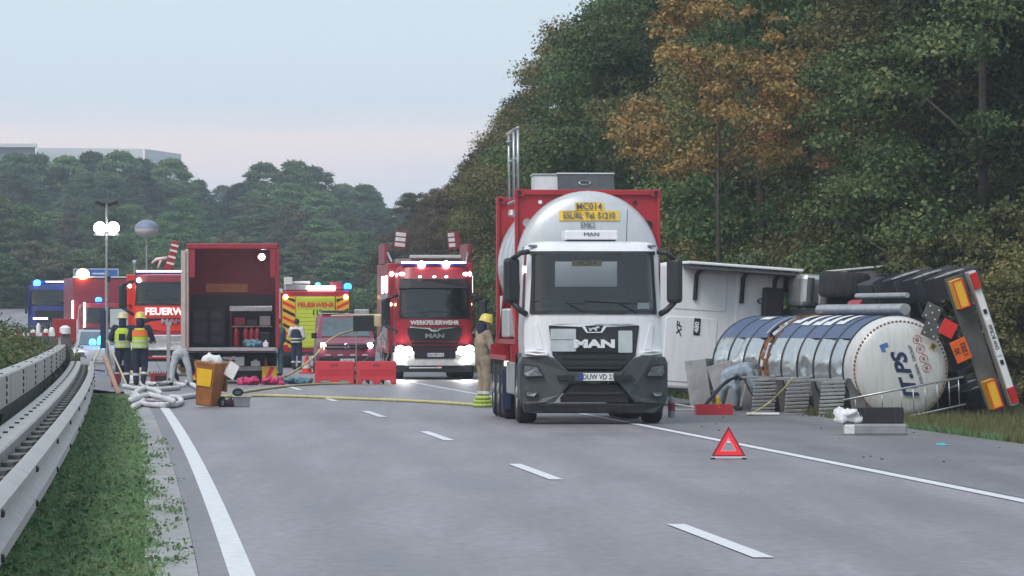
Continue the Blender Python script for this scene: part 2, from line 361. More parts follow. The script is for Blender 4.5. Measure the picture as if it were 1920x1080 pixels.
while yy < 128:
    L_ = 4.0; dz = random.uniform(0, .006)
    mb = MB(); g = .012
    a, b, c, d = P(-4.36, yy+g), P(-4.005, yy+g), P(-4.005, yy+L_-g), P(-4.36, yy+L_-g)
    mb.add([a+Vector((0, 0, -.1)), b+Vector((0, 0, -.1)), c+Vector((0, 0, -.1)), d+Vector((0, 0, -.1)), a+Vector((0, 0, .012+dz)), b+Vector((0, 0, .004+dz)), c+Vector((0, 0, .004+dz)), d+Vector((0, 0, .012+dz))],
           [(3,2,1,0),(4,5,6,7),(0,1,5,4),(1,2,6,5),(2,3,7,6),(3,0,4,7)]).build('slab', 'concrete_gutter', gut)
    yy += L_

# ------------------------------------------------------------------ guard rails
def sweep(prof, y0, y1, u, n=5, zoff=0, zf=None):
    rings = []
    for i in range(n):
        y = y0+(y1-y0)*i/(n-1); rings.append([P(u+o, y, zoff+z) for o, z in prof])
    return MB().loft(rings)
def wprof(s=1, z=0):
    a = [(0, .39), (.02, .394), (.085, .42), (.085, .485), (.03, .525), (.012, .57), (.03, .615), (.085, .655), (.085, .71), (.02, .745), (0, .75)]
    return [(s*o, h+z) for o, h in a] + [(s*(o-.012), h+z) for o, h in reversed(a)]
ra = thing('guard_rail', 'galvanised double-sided crash barrier beside the left grass verge', 'guard rail')
rb = thing('barrier_rail', 'tall box-beam barrier with rows of bolts in front of the median bushes', 'guard rail')
PB = [(-.2, .82), (0, .82), (0, 1.125), (-.015, 1.14), (-.185, 1.14), (-.2, 1.125)]
PBK = [(-.26, .60), (0, .60), (0, .735), (-.015, .75), (-.245, .75), (-.26, .735)]
y = 22.0; i = 0
while y < 122:
    beam = sweep(wprof(), y, y+3.992, -5.17).build('beam', 'galvanised', ra, smooth=True)
    kb = MB()
    for yy in ((y+.35,) if i % 2 else ()):
        for z in (.452, .683):
            p = P(-5.085, yy, z); kb.lathe([(.022, 0), (.022, .014), (.012, .02)], 6, Matrix.Translation(p) @ Matrix.Rotation(R(90), 4, 'Y'))
    if kb.v: kb.build('bolt_heads', 'bolt_steel', beam)['kind'] = 'stuff'
    bk = sweep(PBK, y, y+3.985, -5.38).build('rear_beam', 'galvanised', ra, smooth=True)
    for q in range(2):
        MB().rbox(P(-5.32, y+.8+2*q, .62), (.12, .8, .1)).build('spacer_bracket', 'galvanised_dark', ra)
    kb = MB()
    for yy in (y+.35, y+.55, y+2.35, y+2.55):
        kb.lathe([(.02, 0), (.02, .012)], 6, Matrix.Translation(P(-5.51, yy, .75)))
    kb.build('bolt_heads', 'bolt_steel', bk)['kind'] = 'stuff'
    for yy in (y+.45,):
        MB().rbox(P(-5.42, yy, .27), (.12, .1, .66)).build('post', 'galvanised_dark', ra)
    bb = sweep(PB, y, y+3.99, -5.75+(0 if i % 2 else .003)).build('box_beam', 'galvanised', rb, smooth=True)
    kb = MB()
    for yy in ((y+2.0,) if i % 2 else ()):
        for z in (.865, .94, 1.015, 1.09):
            kb.lathe([(.026, 0), (.026, .01), (.015, .016)], 6, Matrix.Translation(P(-5.75, yy, z)) @ Matrix.Rotation(R(90), 4, 'Y'))
        for du in (.05, .12): kb.lathe([(.018, 0), (.018, .01)], 6, Matrix.Translation(P(-5.75-du, yy, 1.14)))
    if kb.v: kb.build('bolt_heads', 'bolt_steel', bb)['kind'] = 'stuff'
    for q in range(12):
        yy = y+q*.333
        MB().rbox(P(-5.87, yy, .4), (.05+.012*(q % 2), .31, .88)).build('backing_board', 'galvanised_dark', rb)
    y += 4; i += 1
ro = thing('opposite_guard_rail', 'thin guard rail along the near edge of the climbing opposite carriageway', 'guard rail')
ro2 = thing('opposite_guard_rail', 'distant guard rail along the far edge of the opposite carriageway', 'guard rail')
for y in np.arange(130, 420, 8.0):
    sweep(wprof(-1, .66), y, y+8.02, -8.45, 2).build('beam', 'galvanised', ro)
    sweep(wprof(1, .66), y, y+8.02, -20.2, 2).build('beam', 'galvanised', ro2)
    for yy in (y+.2, y+4.2):
        MB().rbox(P(-8.42, yy, .95), (.08, .1, .8)).build('post', 'galvanised_dark', ro)
        MB().rbox(P(-20.23, yy, .95), (.08, .1, .8)).build('post', 'galvanised_dark', ro2)

# ------------------------------------------------------------------ foliage
def leaf_object(name, C, Nn, size, m, parent=None, asp=.62, jit=.9):
    """C, Nn: (n,3) leaf centres and outward directions -> one mesh of folded diamond leaves"""
    n = len(C); d = Nn + rng.normal(0, jit, (n, 3)); d /= np.linalg.norm(d, axis=1)[:, None]+1e-9
    t = rng.normal(0, 1, (n, 3)); t -= d*np.sum(t*d, axis=1)[:, None]; t /= np.linalg.norm(t, axis=1)[:, None]+1e-9
    b = np.cross(d, t); s = size*rng.uniform(.4, 1.55, (n, 1))
    V = np.empty((n, 4, 3)); V[:, 0] = C-t*s*.5; V[:, 1] = C+b*s*.5*asp+d*s*.08; V[:, 2] = C+t*s*.5; V[:, 3] = C-b*s*.5*asp+d*s*.08
    me = bpy.data.meshes.new(name); me.vertices.add(n*4); me.vertices.foreach_set('co', V.reshape(-1).astype(np.float32))
    me.loops.add(n*4); me.loops.foreach_set('vertex_index', np.arange(n*4, dtype=np.int32))
    me.polygons.add(n); me.polygons.foreach_set('loop_start', np.arange(0, n*4, 4, dtype=np.int32)); me.polygons.foreach_set('loop_total', np.full(n, 4, dtype=np.int32))
    me.update(calc_edges=True); me.materials.append(MATS[m])
    o = bpy.data.objects.new(name, me); col.objects.link(o); o.parent = parent
    return o
def crown_points(h, r, z0, nclump, nleaf, rc=(.5, 1.1), flat=.74):
    Cs, Ns = [], []; cl = []
    for i in range(nclump):
        t = rng.random(); z = z0+(h-z0)*t
        prof = (math.sin(math.pi*min(1, (.12+.88*t)**.8)))**.6 if t < .97 else .25
        rad = r*max(.25, prof)*math.sqrt(rng.uniform(.25, 1)); a = rng.uniform(0, 2*math.pi)
        cr = rng.uniform(*rc)*(1-.3*t)
        cl.append((np.array([rad*math.cos(a), rad*math.sin(a), min(z, h-cr*.5)]), cr))
    w = np.array([c[1]**2 for c in cl]); w /= w.sum()
    for (c, cr), q in zip(cl, w):
        n = int(nleaf*q); v = rng.normal(0, 1, (n, 3)); v /= np.linalg.norm(v, axis=1)[:, None]
        v[:, 2] = np.where((v[:, 2] < -.15) & (rng.random(n) < .85), -v[:, 2]*rng.uniform(.1, 1, n), v[:, 2])
        rr = cr*(1-.5*rng.random((n, 1))**2)*(1+.18*rng.normal(0, 1, (n, 1)))
        Cs.append(c+v*rr*np.array([1, 1, flat])); Ns.append(v+np.array([0, 0, .5]))
    return np.concatenate(Cs), np.concatenate(Ns), cl
def tree_proto(name, h, r, z0, ncl, nlf, size, m, rc, limbs=10, tr=.16):
    root = thing(name, None, None)
    C, Nn, cl = crown_points(h, r, z0, ncl, nlf, rc)
    cr = leaf_object('crown', C, Nn, size, m, root)
    tb = MB(); lean = [random.uniform(-.3, .3), random.uniform(-.3, .3)]
    pts = [(lean[0]*t*t+.06*math.sin(5*t), lean[1]*t*t, -.5+t*(h*.86+.5)) for t in [i/7 for i in range(8)]]
    tb.tube(pts, [tr*(1.25-1.1*i/7) for i in range(8)], 8)
    trk = tb.build('trunk', 'bark', root, smooth='all')
    for i in range(limbs):
        c, rc_ = cl[i*max(1, len(cl)//limbs) % len(cl)]
        zt = max(.5, c[2]-.6*math.hypot(c[0], c[1])-.2); k = min(1, zt/(h*.86)); base = (lean[0]*k*k, lean[1]*k*k, zt)
        mid = ((base[0]+c[0])*.5, (base[1]+c[1])*.5, (base[2]+c[2])*.5+.12)
        MB().tube([base, mid, tuple(c)], [tr*.42*(1-.6*k), tr*.25*(1-.6*k), .012], 5).build('limb', 'bark', root, smooth='all')
    return root
CLONES = []
def place(proto, loc, sc, label, cat, group, rz=None, used=set()):
    if proto.name in used: o = dup(proto)
    else: o = proto; used.add(proto.name)
    o.location = loc; o.scale = sc if isinstance(sc, tuple) else (sc, sc, sc); o.rotation_euler = (0, 0, random.uniform(0, 6.28) if rz is None else rz)
    tag(o, label, cat, group); return o
near = {}
for k, (m, h, r, z0, ncl, nlf, sz, rc, limbs, nm) in {
    'dark': ('leaf_dark', 12, 3.6, .6, 125, 80000, .098, (.45, 1.2), 12, 'broadleaf_tree'), 'dark2': ('leaf_dark', 12, 3.3, 1.0, 100, 74000, .105, (.5, 1.35), 12, 'broadleaf_tree'),
    'olive': ('leaf_olive', 12, 3.5, .8, 120, 80000, .092, (.4, 1.15), 12, 'broadleaf_tree'), 'green': ('leaf_green', 11, 3.4, .5, 100, 68000, .105, (.5, 1.25), 10, 'broadleaf_tree'),
    'rust': ('leaf_rust', 10, 2.6, 5.4, 70, 17000, .11, (.3, .7), 24, 'autumn_tree'), 'brown': ('leaf_brown', 9, 2.8, .8, 110, 44000, .095, (.35, .8), 22, 'thinning_tree')}.items():
    near[k] = tree_proto(nm, h, r, z0, ncl, nlf, sz, m, rc, limbs, .08 if k == 'rust' else .13)
shr = {}
for k, (m, h, r, ncl, nlf, sz) in {'pale': ('leaf_pale', 3.2, 1.5, 44, 20000, .085), 'green': ('leaf_green', 2.6, 1.5, 40, 18000, .08), 'olive': ('leaf_olive', 3.4, 1.7, 46, 21000, .085), 'brown': ('leaf_brown', 2.2, 1.3, 30, 9000, .09)}.items():
    root = thing('shrub', None, None); C, Nn, cl = crown_points(h, r, .1, ncl, nlf, (.3, .65))
    leaf_object('foliage', C, Nn, sz, m, root)
    for q in range(7):
        c = cl[q][0]; MB().tube([(c[0]*.1, c[1]*.1, -.3), (c[0]*.5, c[1]*.5, c[2]*.6), tuple(c)], [.035, .025, .01], 5).build('stem', 'bark', root, smooth='all')
    shr[k] = root
farp = {}
for k, (m, h, r, ncl, nlf, sz) in {'a': ('leaf_far', 14, 5.0, 170, 34000, .36), 'b': ('leaf_far_dark', 14, 4.8, 150, 32000, .36), 'c': ('leaf_far_brown', 11, 4.2, 120, 24000, .32), 'd': ('leaf_far', 9, 4.4, 120, 24000, .30)}.items():
    farp[k] = tree_proto('hillside_tree', h, r, .5, ncl, nlf, sz, m, (.8, 1.7), 5, .2)

lab = {'dark': 'dense dark green tree in the wood on the right embankment', 'dark2': 'dark green spreading tree in the wood on the right embankment', 'olive': 'olive green tree in the wood on the right embankment',
       'green': 'fresh green leafy tree in the wood on the right embankment', 'brown': 'thin brownish tree at the edge of the right-hand wood'}
GW = 'trees of the wood on the right'
# front row, by hand where the photograph shows single trees: (u, y, kind, height)
seen_l = {}
def wood_label(k, X, y, u):
    px = HX+X/y*F
    where = ('right of the tanker bumper' if px > 1780 else 'above the tanker wheels' if px > 1620 else 'above the torn tanker shell' if px > 1450 else 'above the overturned white cab' if px > 1260 else
             'directly behind the tank container' if px > 960 else 'between container and fire engine' if px > 850 else 'behind the works fire engine' if px > 760 else 'at the far end of the wood')
    base = {'dark': 'dense dark green tree', 'dark2': 'dark green spreading tree', 'olive': 'olive green tree', 'green': 'fresh green leafy tree', 'brown': 'thin brownish tree'}[k]
    row = '' if u < 12 else ' further back' if u < 16 else ' deep inside'
    return f'{base}{row} {where}'
rows = [(15.2, 106, 'dark2', 13), (12.8, 104, 'dark', 12), (12.6, 110, 'olive', 11.5), (15.5, 111, 'dark', 14), (12.3, 117, 'green', 13), (16.8, 122, 'dark2', 14), (11.0, 124, 'olive', 12), (13.2, 131, 'green', 13), (10.9, 137, 'dark', 12.5), (15.5, 134, 'dark2', 15),
        (12.8, 144, 'olive', 13.5), (10.9, 151, 'dark2', 12), (14.2, 155, 'dark', 14), (11.4, 162, 'green', 12), (13.4, 169, 'olive', 13.2), (11.4, 177, 'olive', 12.2), (14.5, 180, 'dark', 13.5), (11.8, 187, 'olive', 11.8), (12.2, 196, 'dark', 11.4), (14.2, 200, 'olive', 12),
        (11.6, 206, 'olive', 10.6), (12.8, 215, 'olive', 10.4), (11.4, 223, 'brown', 9.6), (13.6, 228, 'olive', 9.8), (11.5, 236, 'brown', 8.8), (12.4, 246, 'brown', 8.6), (11.3, 256, 'brown', 8.4), (12.6, 268, 'brown', 8.6), (11.4, 280, 'brown', 8.4), (12.0, 294, 'brown', 8.6), (11.0, 309, 'brown', 8.6), (12.0, 325, 'brown', 8.2)]
for y in range(118, 230, 9): rows.append((19.5+random.uniform(-1.5, 1.5), y, random.choice(['dark', 'dark2', 'olive']), 14.5))
for u, y, k, h in rows:
    p = near[k]; X = xd(y)+u; s = h/ {'dark': 12, 'dark2': 12, 'olive': 12, 'green': 11, 'brown': 9}[k]
    place(p, (X, y, hz(X, y)-.1), (s*random.uniform(.92, 1.1), s*random.uniform(.92, 1.1), s), wood_label(k, X, y, u), 'tree', GW)
rt = place(near['rust'], (W(1345, 500, 107).x, 107, hz(W(1345, 500, 107).x, 107)-.1), (.85, .85, .9), 'rust orange autumn tree standing out above the overturned tanker', 'tree', None)
o = dup(rt); o.location = (W(1560, 300, 116).x, 116, .4); o.scale = (.7, .7, .8); o.rotation_euler = (0, 0, 2.2); tag(o, 'smaller orange-brown tree half hidden in the wood, right of the rust orange one', 'tree')
sl = {'pale': 'pale green shrub at the foot of the right-hand wood', 'green': 'bright green shrub at the foot of the right-hand wood', 'olive': 'olive shrub with yellowing leaves at the foot of the right-hand wood', 'brown': 'brownish low shrub at the foot of the right-hand wood'}
srow = [(12.0, 101, 'olive', 1.05), (13.0, 100, 'olive', 1.2), (12.0, 104, 'brown', 1.3), (11.6, 106.5, 'pale', 1.1), (10.9, 108.5, 'pale', .95), (11.6, 109, 'green', 1.2), (13.6, 103, 'brown', 1.3), (10.3, 111, 'pale', .95), (9.8, 115, 'pale', 1.1), (9.6, 118, 'green', 1.2), (9.0, 122, 'olive', 1.0), (9.3, 128, 'olive', 1.2), (9.0, 134, 'green', 1.0), (9.2, 141, 'olive', 1.1), (9.0, 150, 'green', 1.2), (9.2, 160, 'green', 1.2), (9.0, 172, 'olive', 1.3), (9.0, 184, 'olive', 1.5), (9.0, 196, 'green', 1.3),
        (9.0, 210, 'green', 1.1), (9.0, 225, 'pale', 1.0), (9.2, 240, 'green', 1.3), (9.0, 256, 'green', 1.3), (8.8, 272, 'pale', 1.2), (9.4, 290, 'green', 1.5), (9.0, 308, 'olive', 1.5), (9.5, 325, 'green', 1.5), (11.5, 97.5, 'brown', .8), (13.0, 97, 'olive', .9), (14.2, 99, 'olive', 1.1)]
for u, y, k, s in srow:
    X = xd(y)+u; place(shr[k], (X, y, hz(X, y)-.05), s*random.uniform(.92, 1.08), sl[k].replace('at the foot of the right-hand wood', wood_label('dark', X, y, 0).replace('dense dark green tree', 'low,')), 'shrub', 'shrubs at the foot of the wood')
# the far hillside: rows of trees whose tops follow the skyline
sky_px = [(-40, 290), (60, 292), (120, 288), (190, 287), (250, 285), (300, 300), (345, 305), (380, 345), (410, 372), (440, 350), (475, 318), (520, 292), (560, 300), (600, 318), (640, 350), (680, 338), (712, 372), (760, 395), (820, 400)]
def top_at(px): return float(np.interp(px, [p for p, _ in sky_px], [q for _, q in sky_px]))
fl = {'a': 'green rounded hillside tree', 'b': 'dark bluish green hillside tree', 'c': 'brownish hillside tree', 'd': 'light green bushy hillside tree'}
def far_row(Y, x0, x1, step, topf, kinds, hh):
    px = x0
    while px < x1:
        y_ = Y+random.uniform(-12, 12); k = random.choice(kinds); X = (px-HX)/F*y_; zt = H+(HY-topf(px))/F*y_; base = hz(X, y_)-.3
        h0 = {'a': 14, 'b': 14, 'c': 11, 'd': 9}[k]; h = max(4, min(zt-base, hh*1.6)); s = h/h0
        place(farp[k], (X, y_, zt-h), (max(.55, min(1.0, s*1.05)), max(.55, min(1, s*1.05)), s), f"{fl[k]} {'left of the light mast' if px < 170 else 'behind the light mast' if px < 300 else 'above the open box truck' if px < 520 else 'above the yellow-backed engine' if px < 680 else 'next to the wood'}, {'on the skyline' if Y > 590 else 'below the skyline' if Y > 500 else 'halfway up' if Y > 450 else 'near the foot'}", 'tree', 'trees on the far hillside')
        px += step*random.uniform(.8, 1.2)
far_row(740, 300, 860, 60, lambda p: 350+random.uniform(-6, 10)+(15 if p > 690 else 0), 'ab', 12)
far_row(600, -60, 800, 48, lambda p: top_at(p)+random.uniform(-2, 10), 'ab', 16)
far_row(545, -30, 800, 52, lambda p: top_at(p)+random.uniform(18, 55), 'bba', 15)
far_row(480, -60, 780, 50, lambda p: max(385, top_at(p)+60)+random.uniform(-12, 30), 'abcd', 13)
far_row(425, -60, 760, 50, lambda p: (425 if p < 120 else 455)+random.uniform(-25, 30)-(35 if p < 60 else 0), 'addc', 12)
far_row(390, 380, 730, 62, lambda p: 500+random.uniform(-25, 20), 'dac', 9)
far_row(375, -80, 330, 70, lambda p: 480+random.uniform(-25, 20), 'dac', 9)
far_row(352, 540, 730, 55, lambda p: 545+random.uniform(-15, 15), 'd', 5)
# warehouse on the ridge
wb = thing('warehouse', 'long pale flat-roofed warehouse on the skyline above the far trees', 'building', (0, 0, 0))
p0, p1, p2 = W(68, 277, 900), W(268, 279, 860), W(340, 289, 940); zb = 6
def wallbox(nm, a, b, m, top=None):
    a, b = Vector(a), Vector(b); MB().add([(a.x, a.y, zb), (b.x, b.y, zb), (b.x, b.y, b.z), (a.x, a.y, a.z), (a.x*1.06, a.y*1.06, zb), (b.x*1.06, b.y*1.06, zb), (b.x*1.06, b.y*1.06, b.z), (a.x*1.06, a.y*1.06, a.z)],
        [(0,1,2,3),(7,6,5,4),(3,2,6,7),(0,4,5,1),(1,5,6,2),(0,3,7,4)]).build(nm, m, wb)
wallbox('wall', p0, p1, 'warehouse_wall'); wallbox('end_wall', p1+Vector((.3, 0, 0)), p2, 'warehouse_wall'); 
wb2 = thing('warehouse', 'dark grey flat-roofed hall at the left end of the skyline', 'building')
wb_s = wb; wb = wb2; wallbox('wall', W(-120, 276, 880), W(66, 275, 880), 'warehouse_dark'); 
MB().box(W(-120, 276, 879).x, W(66, 275, 879).x+.2, 879, 881, W(0, 275, 880).z-.1, W(0, 275, 880).z+.5).build('parapet', 'warehouse_wall', wb2)

# verge grass, median growth, weeds
def blades(name, fn, n, hmin, hmax, w, m, label):
    V = np.empty((n, 3, 3)); 
    for i in range(n):
        x, y, z = fn(); h = random.uniform(hmin, hmax); a = random.uniform(0, 6.28); dx, dy = math.cos(a)*w, math.sin(a)*w
        lx, ly = random.uniform(-.5, .5)*h, random.uniform(-.5, .5)*h
        V[i] = ((x-dx, y-dy, z), (x+dx, y+dy, z), (x+lx, y+ly, z+h))
    me = bpy.data.meshes.new(name); me.vertices.add(n*3); me.vertices.foreach_set('co', V.reshape(-1).astype(np.float32))
    me.loops.add(n*3); me.loops.foreach_set('vertex_index', np.arange(n*3, dtype=np.int32)); me.polygons.add(n)
    me.polygons.foreach_set('loop_start', np.arange(0, n*3, 3, dtype=np.int32)); me.polygons.foreach_set('loop_total', np.full(n, 3, dtype=np.int32)); me.update(calc_edges=True)
    me.materials.append(MATS[m]); o = bpy.data.objects.new(name, me); col.objects.link(o); return tag(o, label, 'grass', kind='stuff')
def fv():
    y = 26+90*random.random()**1.6; e_ = -4.33+.05*math.sin(y*1.7)+.06*math.sin(y*4.3+1)+random.gauss(0, .035)
    u = random.uniform(-5.75, e_); p = P(u, y); return p.x, p.y, hz(p.x, p.y) if u < -5 else -.03
blades('verge_grass', fv, 90000, .04, .11, .011, 'grass_blade', 'short green grass on the verge between crash barrier and gutter')
# broad clover leaves scattered in the verge
n = 16000; C = np.empty((n, 3)); 
for i in range(n):
    x, y, z = fv(); C[i] = (x, y, z+random.uniform(.03, .10))
o = leaf_object('verge_weeds', C, np.tile(np.array([0, -.3, 1.]), (n, 1)), .05, 'grass_blade', None, .8, .5); tag(o, 'broad-leaved weeds growing through the verge grass', 'weeds', kind='stuff')
n = 900; C = np.empty((n, 3)); cs = [(random.uniform(28, 75), random.uniform(-4.36, -4.05)) for _ in range(40)]
for i in range(n):
    y, u = random.choice(cs); p = P(u+random.gauss(0, .05), y+random.gauss(0, .25)); C[i] = (p.x, p.y, .015+abs(random.gauss(0, .025)))
o = leaf_object('gutter_weeds', C, np.tile(np.array([0, -.3, 1.]), (n, 1)), .035, 'grass_blade', None, .6, .8); tag(o, 'creeping weeds spilling over the gutter', 'weeds', kind='stuff')
def fr():
    y = random.uniform(60, 112); u = 7.72+abs(random.gauss(0, .03))+random.random()**1.3*5.0; p = P(u, y); return p.x, p.y, hz(p.x, p.y)
blades('roadside_grass', fr, 60000, .05, .28, .012, 'grass_dry', 'rough dry grass on the right verge around the overturned tanker')
def fr2():
    y = random.uniform(72, 90); u = 7.75+random.random()**1.4*1.5; p = P(u, y); return p.x, p.y, hz(p.x, p.y)
blades('roadside_green_grass', fr2, 36000, .05, .17, .014, 'grass_blade', 'fresh green grass strip at the edge of the hard shoulder')
n = 70000; C = np.empty((n, 3)); Nn = np.empty((n, 3)); cl = [(P(random.uniform(-8.2, -6.25), random.uniform(34, 128)), random.uniform(.25, .55)) for _ in range(300)] + [(P(random.uniform(-6.6, -6.05), random.uniform(70, 123)), random.uniform(.2, .42)) for _ in range(110)] + [(P(random.uniform(-6.5, -5.7), random.uniform(123, 127)), random.uniform(.25, .45)) for _ in range(24)]
for i in range(n):
    p, r = random.choice(cl); v = Vector((random.gauss(0, 1), random.gauss(0, 1), abs(random.gauss(0, 1)))).normalized(); q = v*r*random.uniform(.6, 1.15)
    C[i] = (p.x+q.x, p.y+q.y*1.6, hz(p.x, p.y)+.38+q.z*1.9); Nn[i] = v
o = leaf_object('median_bushes', C, Nn, .075, 'median_leaf', None, .6, .8); tag(o, 'tangled green and brown undergrowth on the median behind the barrier', 'bushes', kind='stuff')
# ------------------------------------------------------------------ vehicle materials
pbr('white_paint', (.80, .80, .83), .32, 0, .03, 2, coat=.4, dirt=.12)
pbr('plastic_dark', (.020, .022, .026), .5, 0, .15, 5, dirt=.12)
pbr('plastic_grey', (.048, .056, .062), .5, 0, .12, 5, dirt=.15)
pbr('black', (.012, .012, .013), .6, 0, .1)
pbr('rubber', (.022, .022, .024), .85, 0, .2, 9, bump=.2, dirt=.3)
pbr('chrome', (.75, .75, .76), .12, 1, .02)
pbr('alu', (.55, .55, .56), .38, .75, .12, 3, bump=.05, dirt=.25)
pbr('alu_dull', (.42, .42, .42), .6, .3, .15, 3, bump=.1, dirt=.4)
pbr('silver_tank', (.58, .60, .62), .36, .25, .05, 1.5, dirt=.12)
pbr('container_red', (.42, .018, .030), .42, 0, .12, 3, dirt=.15)
pbr('fire_red', (.36, .018, .032), .38, 0, .08, 3, coat=.2, dirt=.12)
pbr('fire_red_dull', (.28, .028, .045), .45, 0, .10, 3, dirt=.1)
pbr('signal_red', (.75, .035, .018), .4, 0, .05, 3, coat=.2, emit=.0)
pbr('yellow_sign', (.80, .52, .06), .5, 0, .04); pbr('ink', (.02, .02, .025), .6); pbr('ink_grey', (.10, .11, .13), .6)
pbr('white_print', (.80, .80, .80), .5, 0, .03); pbr('euro_blue', (.03, .06, .35), .5)
pbr('seat', (.02, .022, .026), .9); pbr('interior', (.018, .021, .026), .8)
pbr('pale_window', (.55, .62, .62), .5, 0, .03)
glass_mat('windscreen', (.86, .91, .92), .04); glass_mat('clear_glass', (.95, .97, .97), .03)
pbr('lens', (.30, .32, .34), .12, .6, .3, 20); pbr('red_lens', (.55, .02, .02), .2, coat=.5); pbr('amber_lens', (.75, .25, .02), .2, coat=.5)
pbr('logo_navy', (.02, .03, .09), .4); pbr('reflex_yellow', (.85, .48, .03), .3, var=.04); pbr('reflex_red', (.75, .03, .03), .3, var=.04); pbr('orange_plate', (.85, .13, .01), .4, var=.12)
lamp_mat('lamp_white', (1, .97, .92), 26); lamp_mat('lamp_soft', (1, .98, .96), 6); lamp_mat('lamp_blue', (.01, .12, 1), 12); lamp_mat('lamp_cyan', (.03, .34, 1), 11)
lamp_mat('lamp_amber', (1, .55, .18), 14); lamp_mat('lamp_warm', (1, .75, .45), 5); lamp_mat('lamp_strip', (1, .98, 1), 3.5); lamp_mat('lamp_flood', (1, 1, .98), 40)

# ------------------------------------------------------------------ shared vehicle builders (front faces -Y, wheels on z = 0)
def fyc(x, z, hw=1.13, base=0):
    """front surface of a forward-control cab"""
    y0 = np.interp(z, [0, 1.1, 1.8, 2.82, 2.98, 3.3], [0, 0, .03, .22, .34, .45]) + base
    a = min(1, abs(x)/hw); return float(y0 + .035*a*a + .17*a**7)
def dens(pts, step=.15):
    out = []
    for i, p in enumerate(pts):
        q = pts[(i+1) % len(pts)]; n = max(1, int(math.hypot(q[0]-p[0], q[1]-p[1])/step))
        out += [(p[0]+(q[0]-p[0])*k/n, p[1]+(q[1]-p[1])*k/n) for k in range(n)]
    return out
def panel(pts, out=.02, th=.06, base=0, hw=1.13, fy=None):
    f = fy or (lambda x, z: fyc(x, z, hw, base)); mb = MB()
    return mb.prism(dens(pts), lambda x, z: (x, f(x, z)-out, z), lambda x, z: (x, f(x, z)+th, z))
def rrect(x0, x1, z0, z1, r=.04, n=4):
    pts = []
    for cx, cz, a0 in ((x1-r, z0+r, -90), (x1-r, z1-r, 0), (x0+r, z1-r, 90), (x0+r, z0+r, 180)):
        for i in range(n+1):
            a = R(a0+90*i/n); pts.append((cx+r*math.cos(a), cz+r*math.sin(a)))
    return pts
def wheel(parent, x, y, z=None, r=.5, w=.3, side=-1, name='wheel', dish=.1):
    """axis along X, outer face towards side*X"""
    z = r if z is None else z
    M = Matrix.Translation((x, y, z)) @ Matrix.Rotation(R(90)*side, 4, 'Y')
    t = MB().lathe([(r*.56, -w/2), (r*.9, -w/2), (r*.985, -w*.38), (r, -w*.2), (r, w*.2), (r*.985, w*.38), (r*.9, w/2), (r*.56, w/2)], 28, M, cap=False)
    t.lathe([(r*.56, w/2), (r*.56, -w/2)], 28, M, cap=False)
    tyre = t.build(name, 'rubber', parent, smooth=True)
    rim = MB().lathe([(r*.565, w/2-.01), (r*.5, w/2-.02), (r*.46, w/2-dish), (r*.2, w/2-dish*.8), (r*.18, w/2+.01), (.001, w/2+.02)], 20, M, cap=False)
    rim.lathe([(r*.565, -w/2+.02), (.001, -w/2+.03)], 20, M, cap=False).build('rim', 'alu_dull', tyre, smooth=True)
    return tyre
def cab_ring(z, hw, base, depth, n=14, hwf=1.13):
    pts = [(hw*x, fyc(hw*x*1.13/hw, z, 1.13, base), z) for x in [-1+2*i/n for i in range(n+1)]]
    return pts + [(hw, depth, z), (-hw, depth, z)]
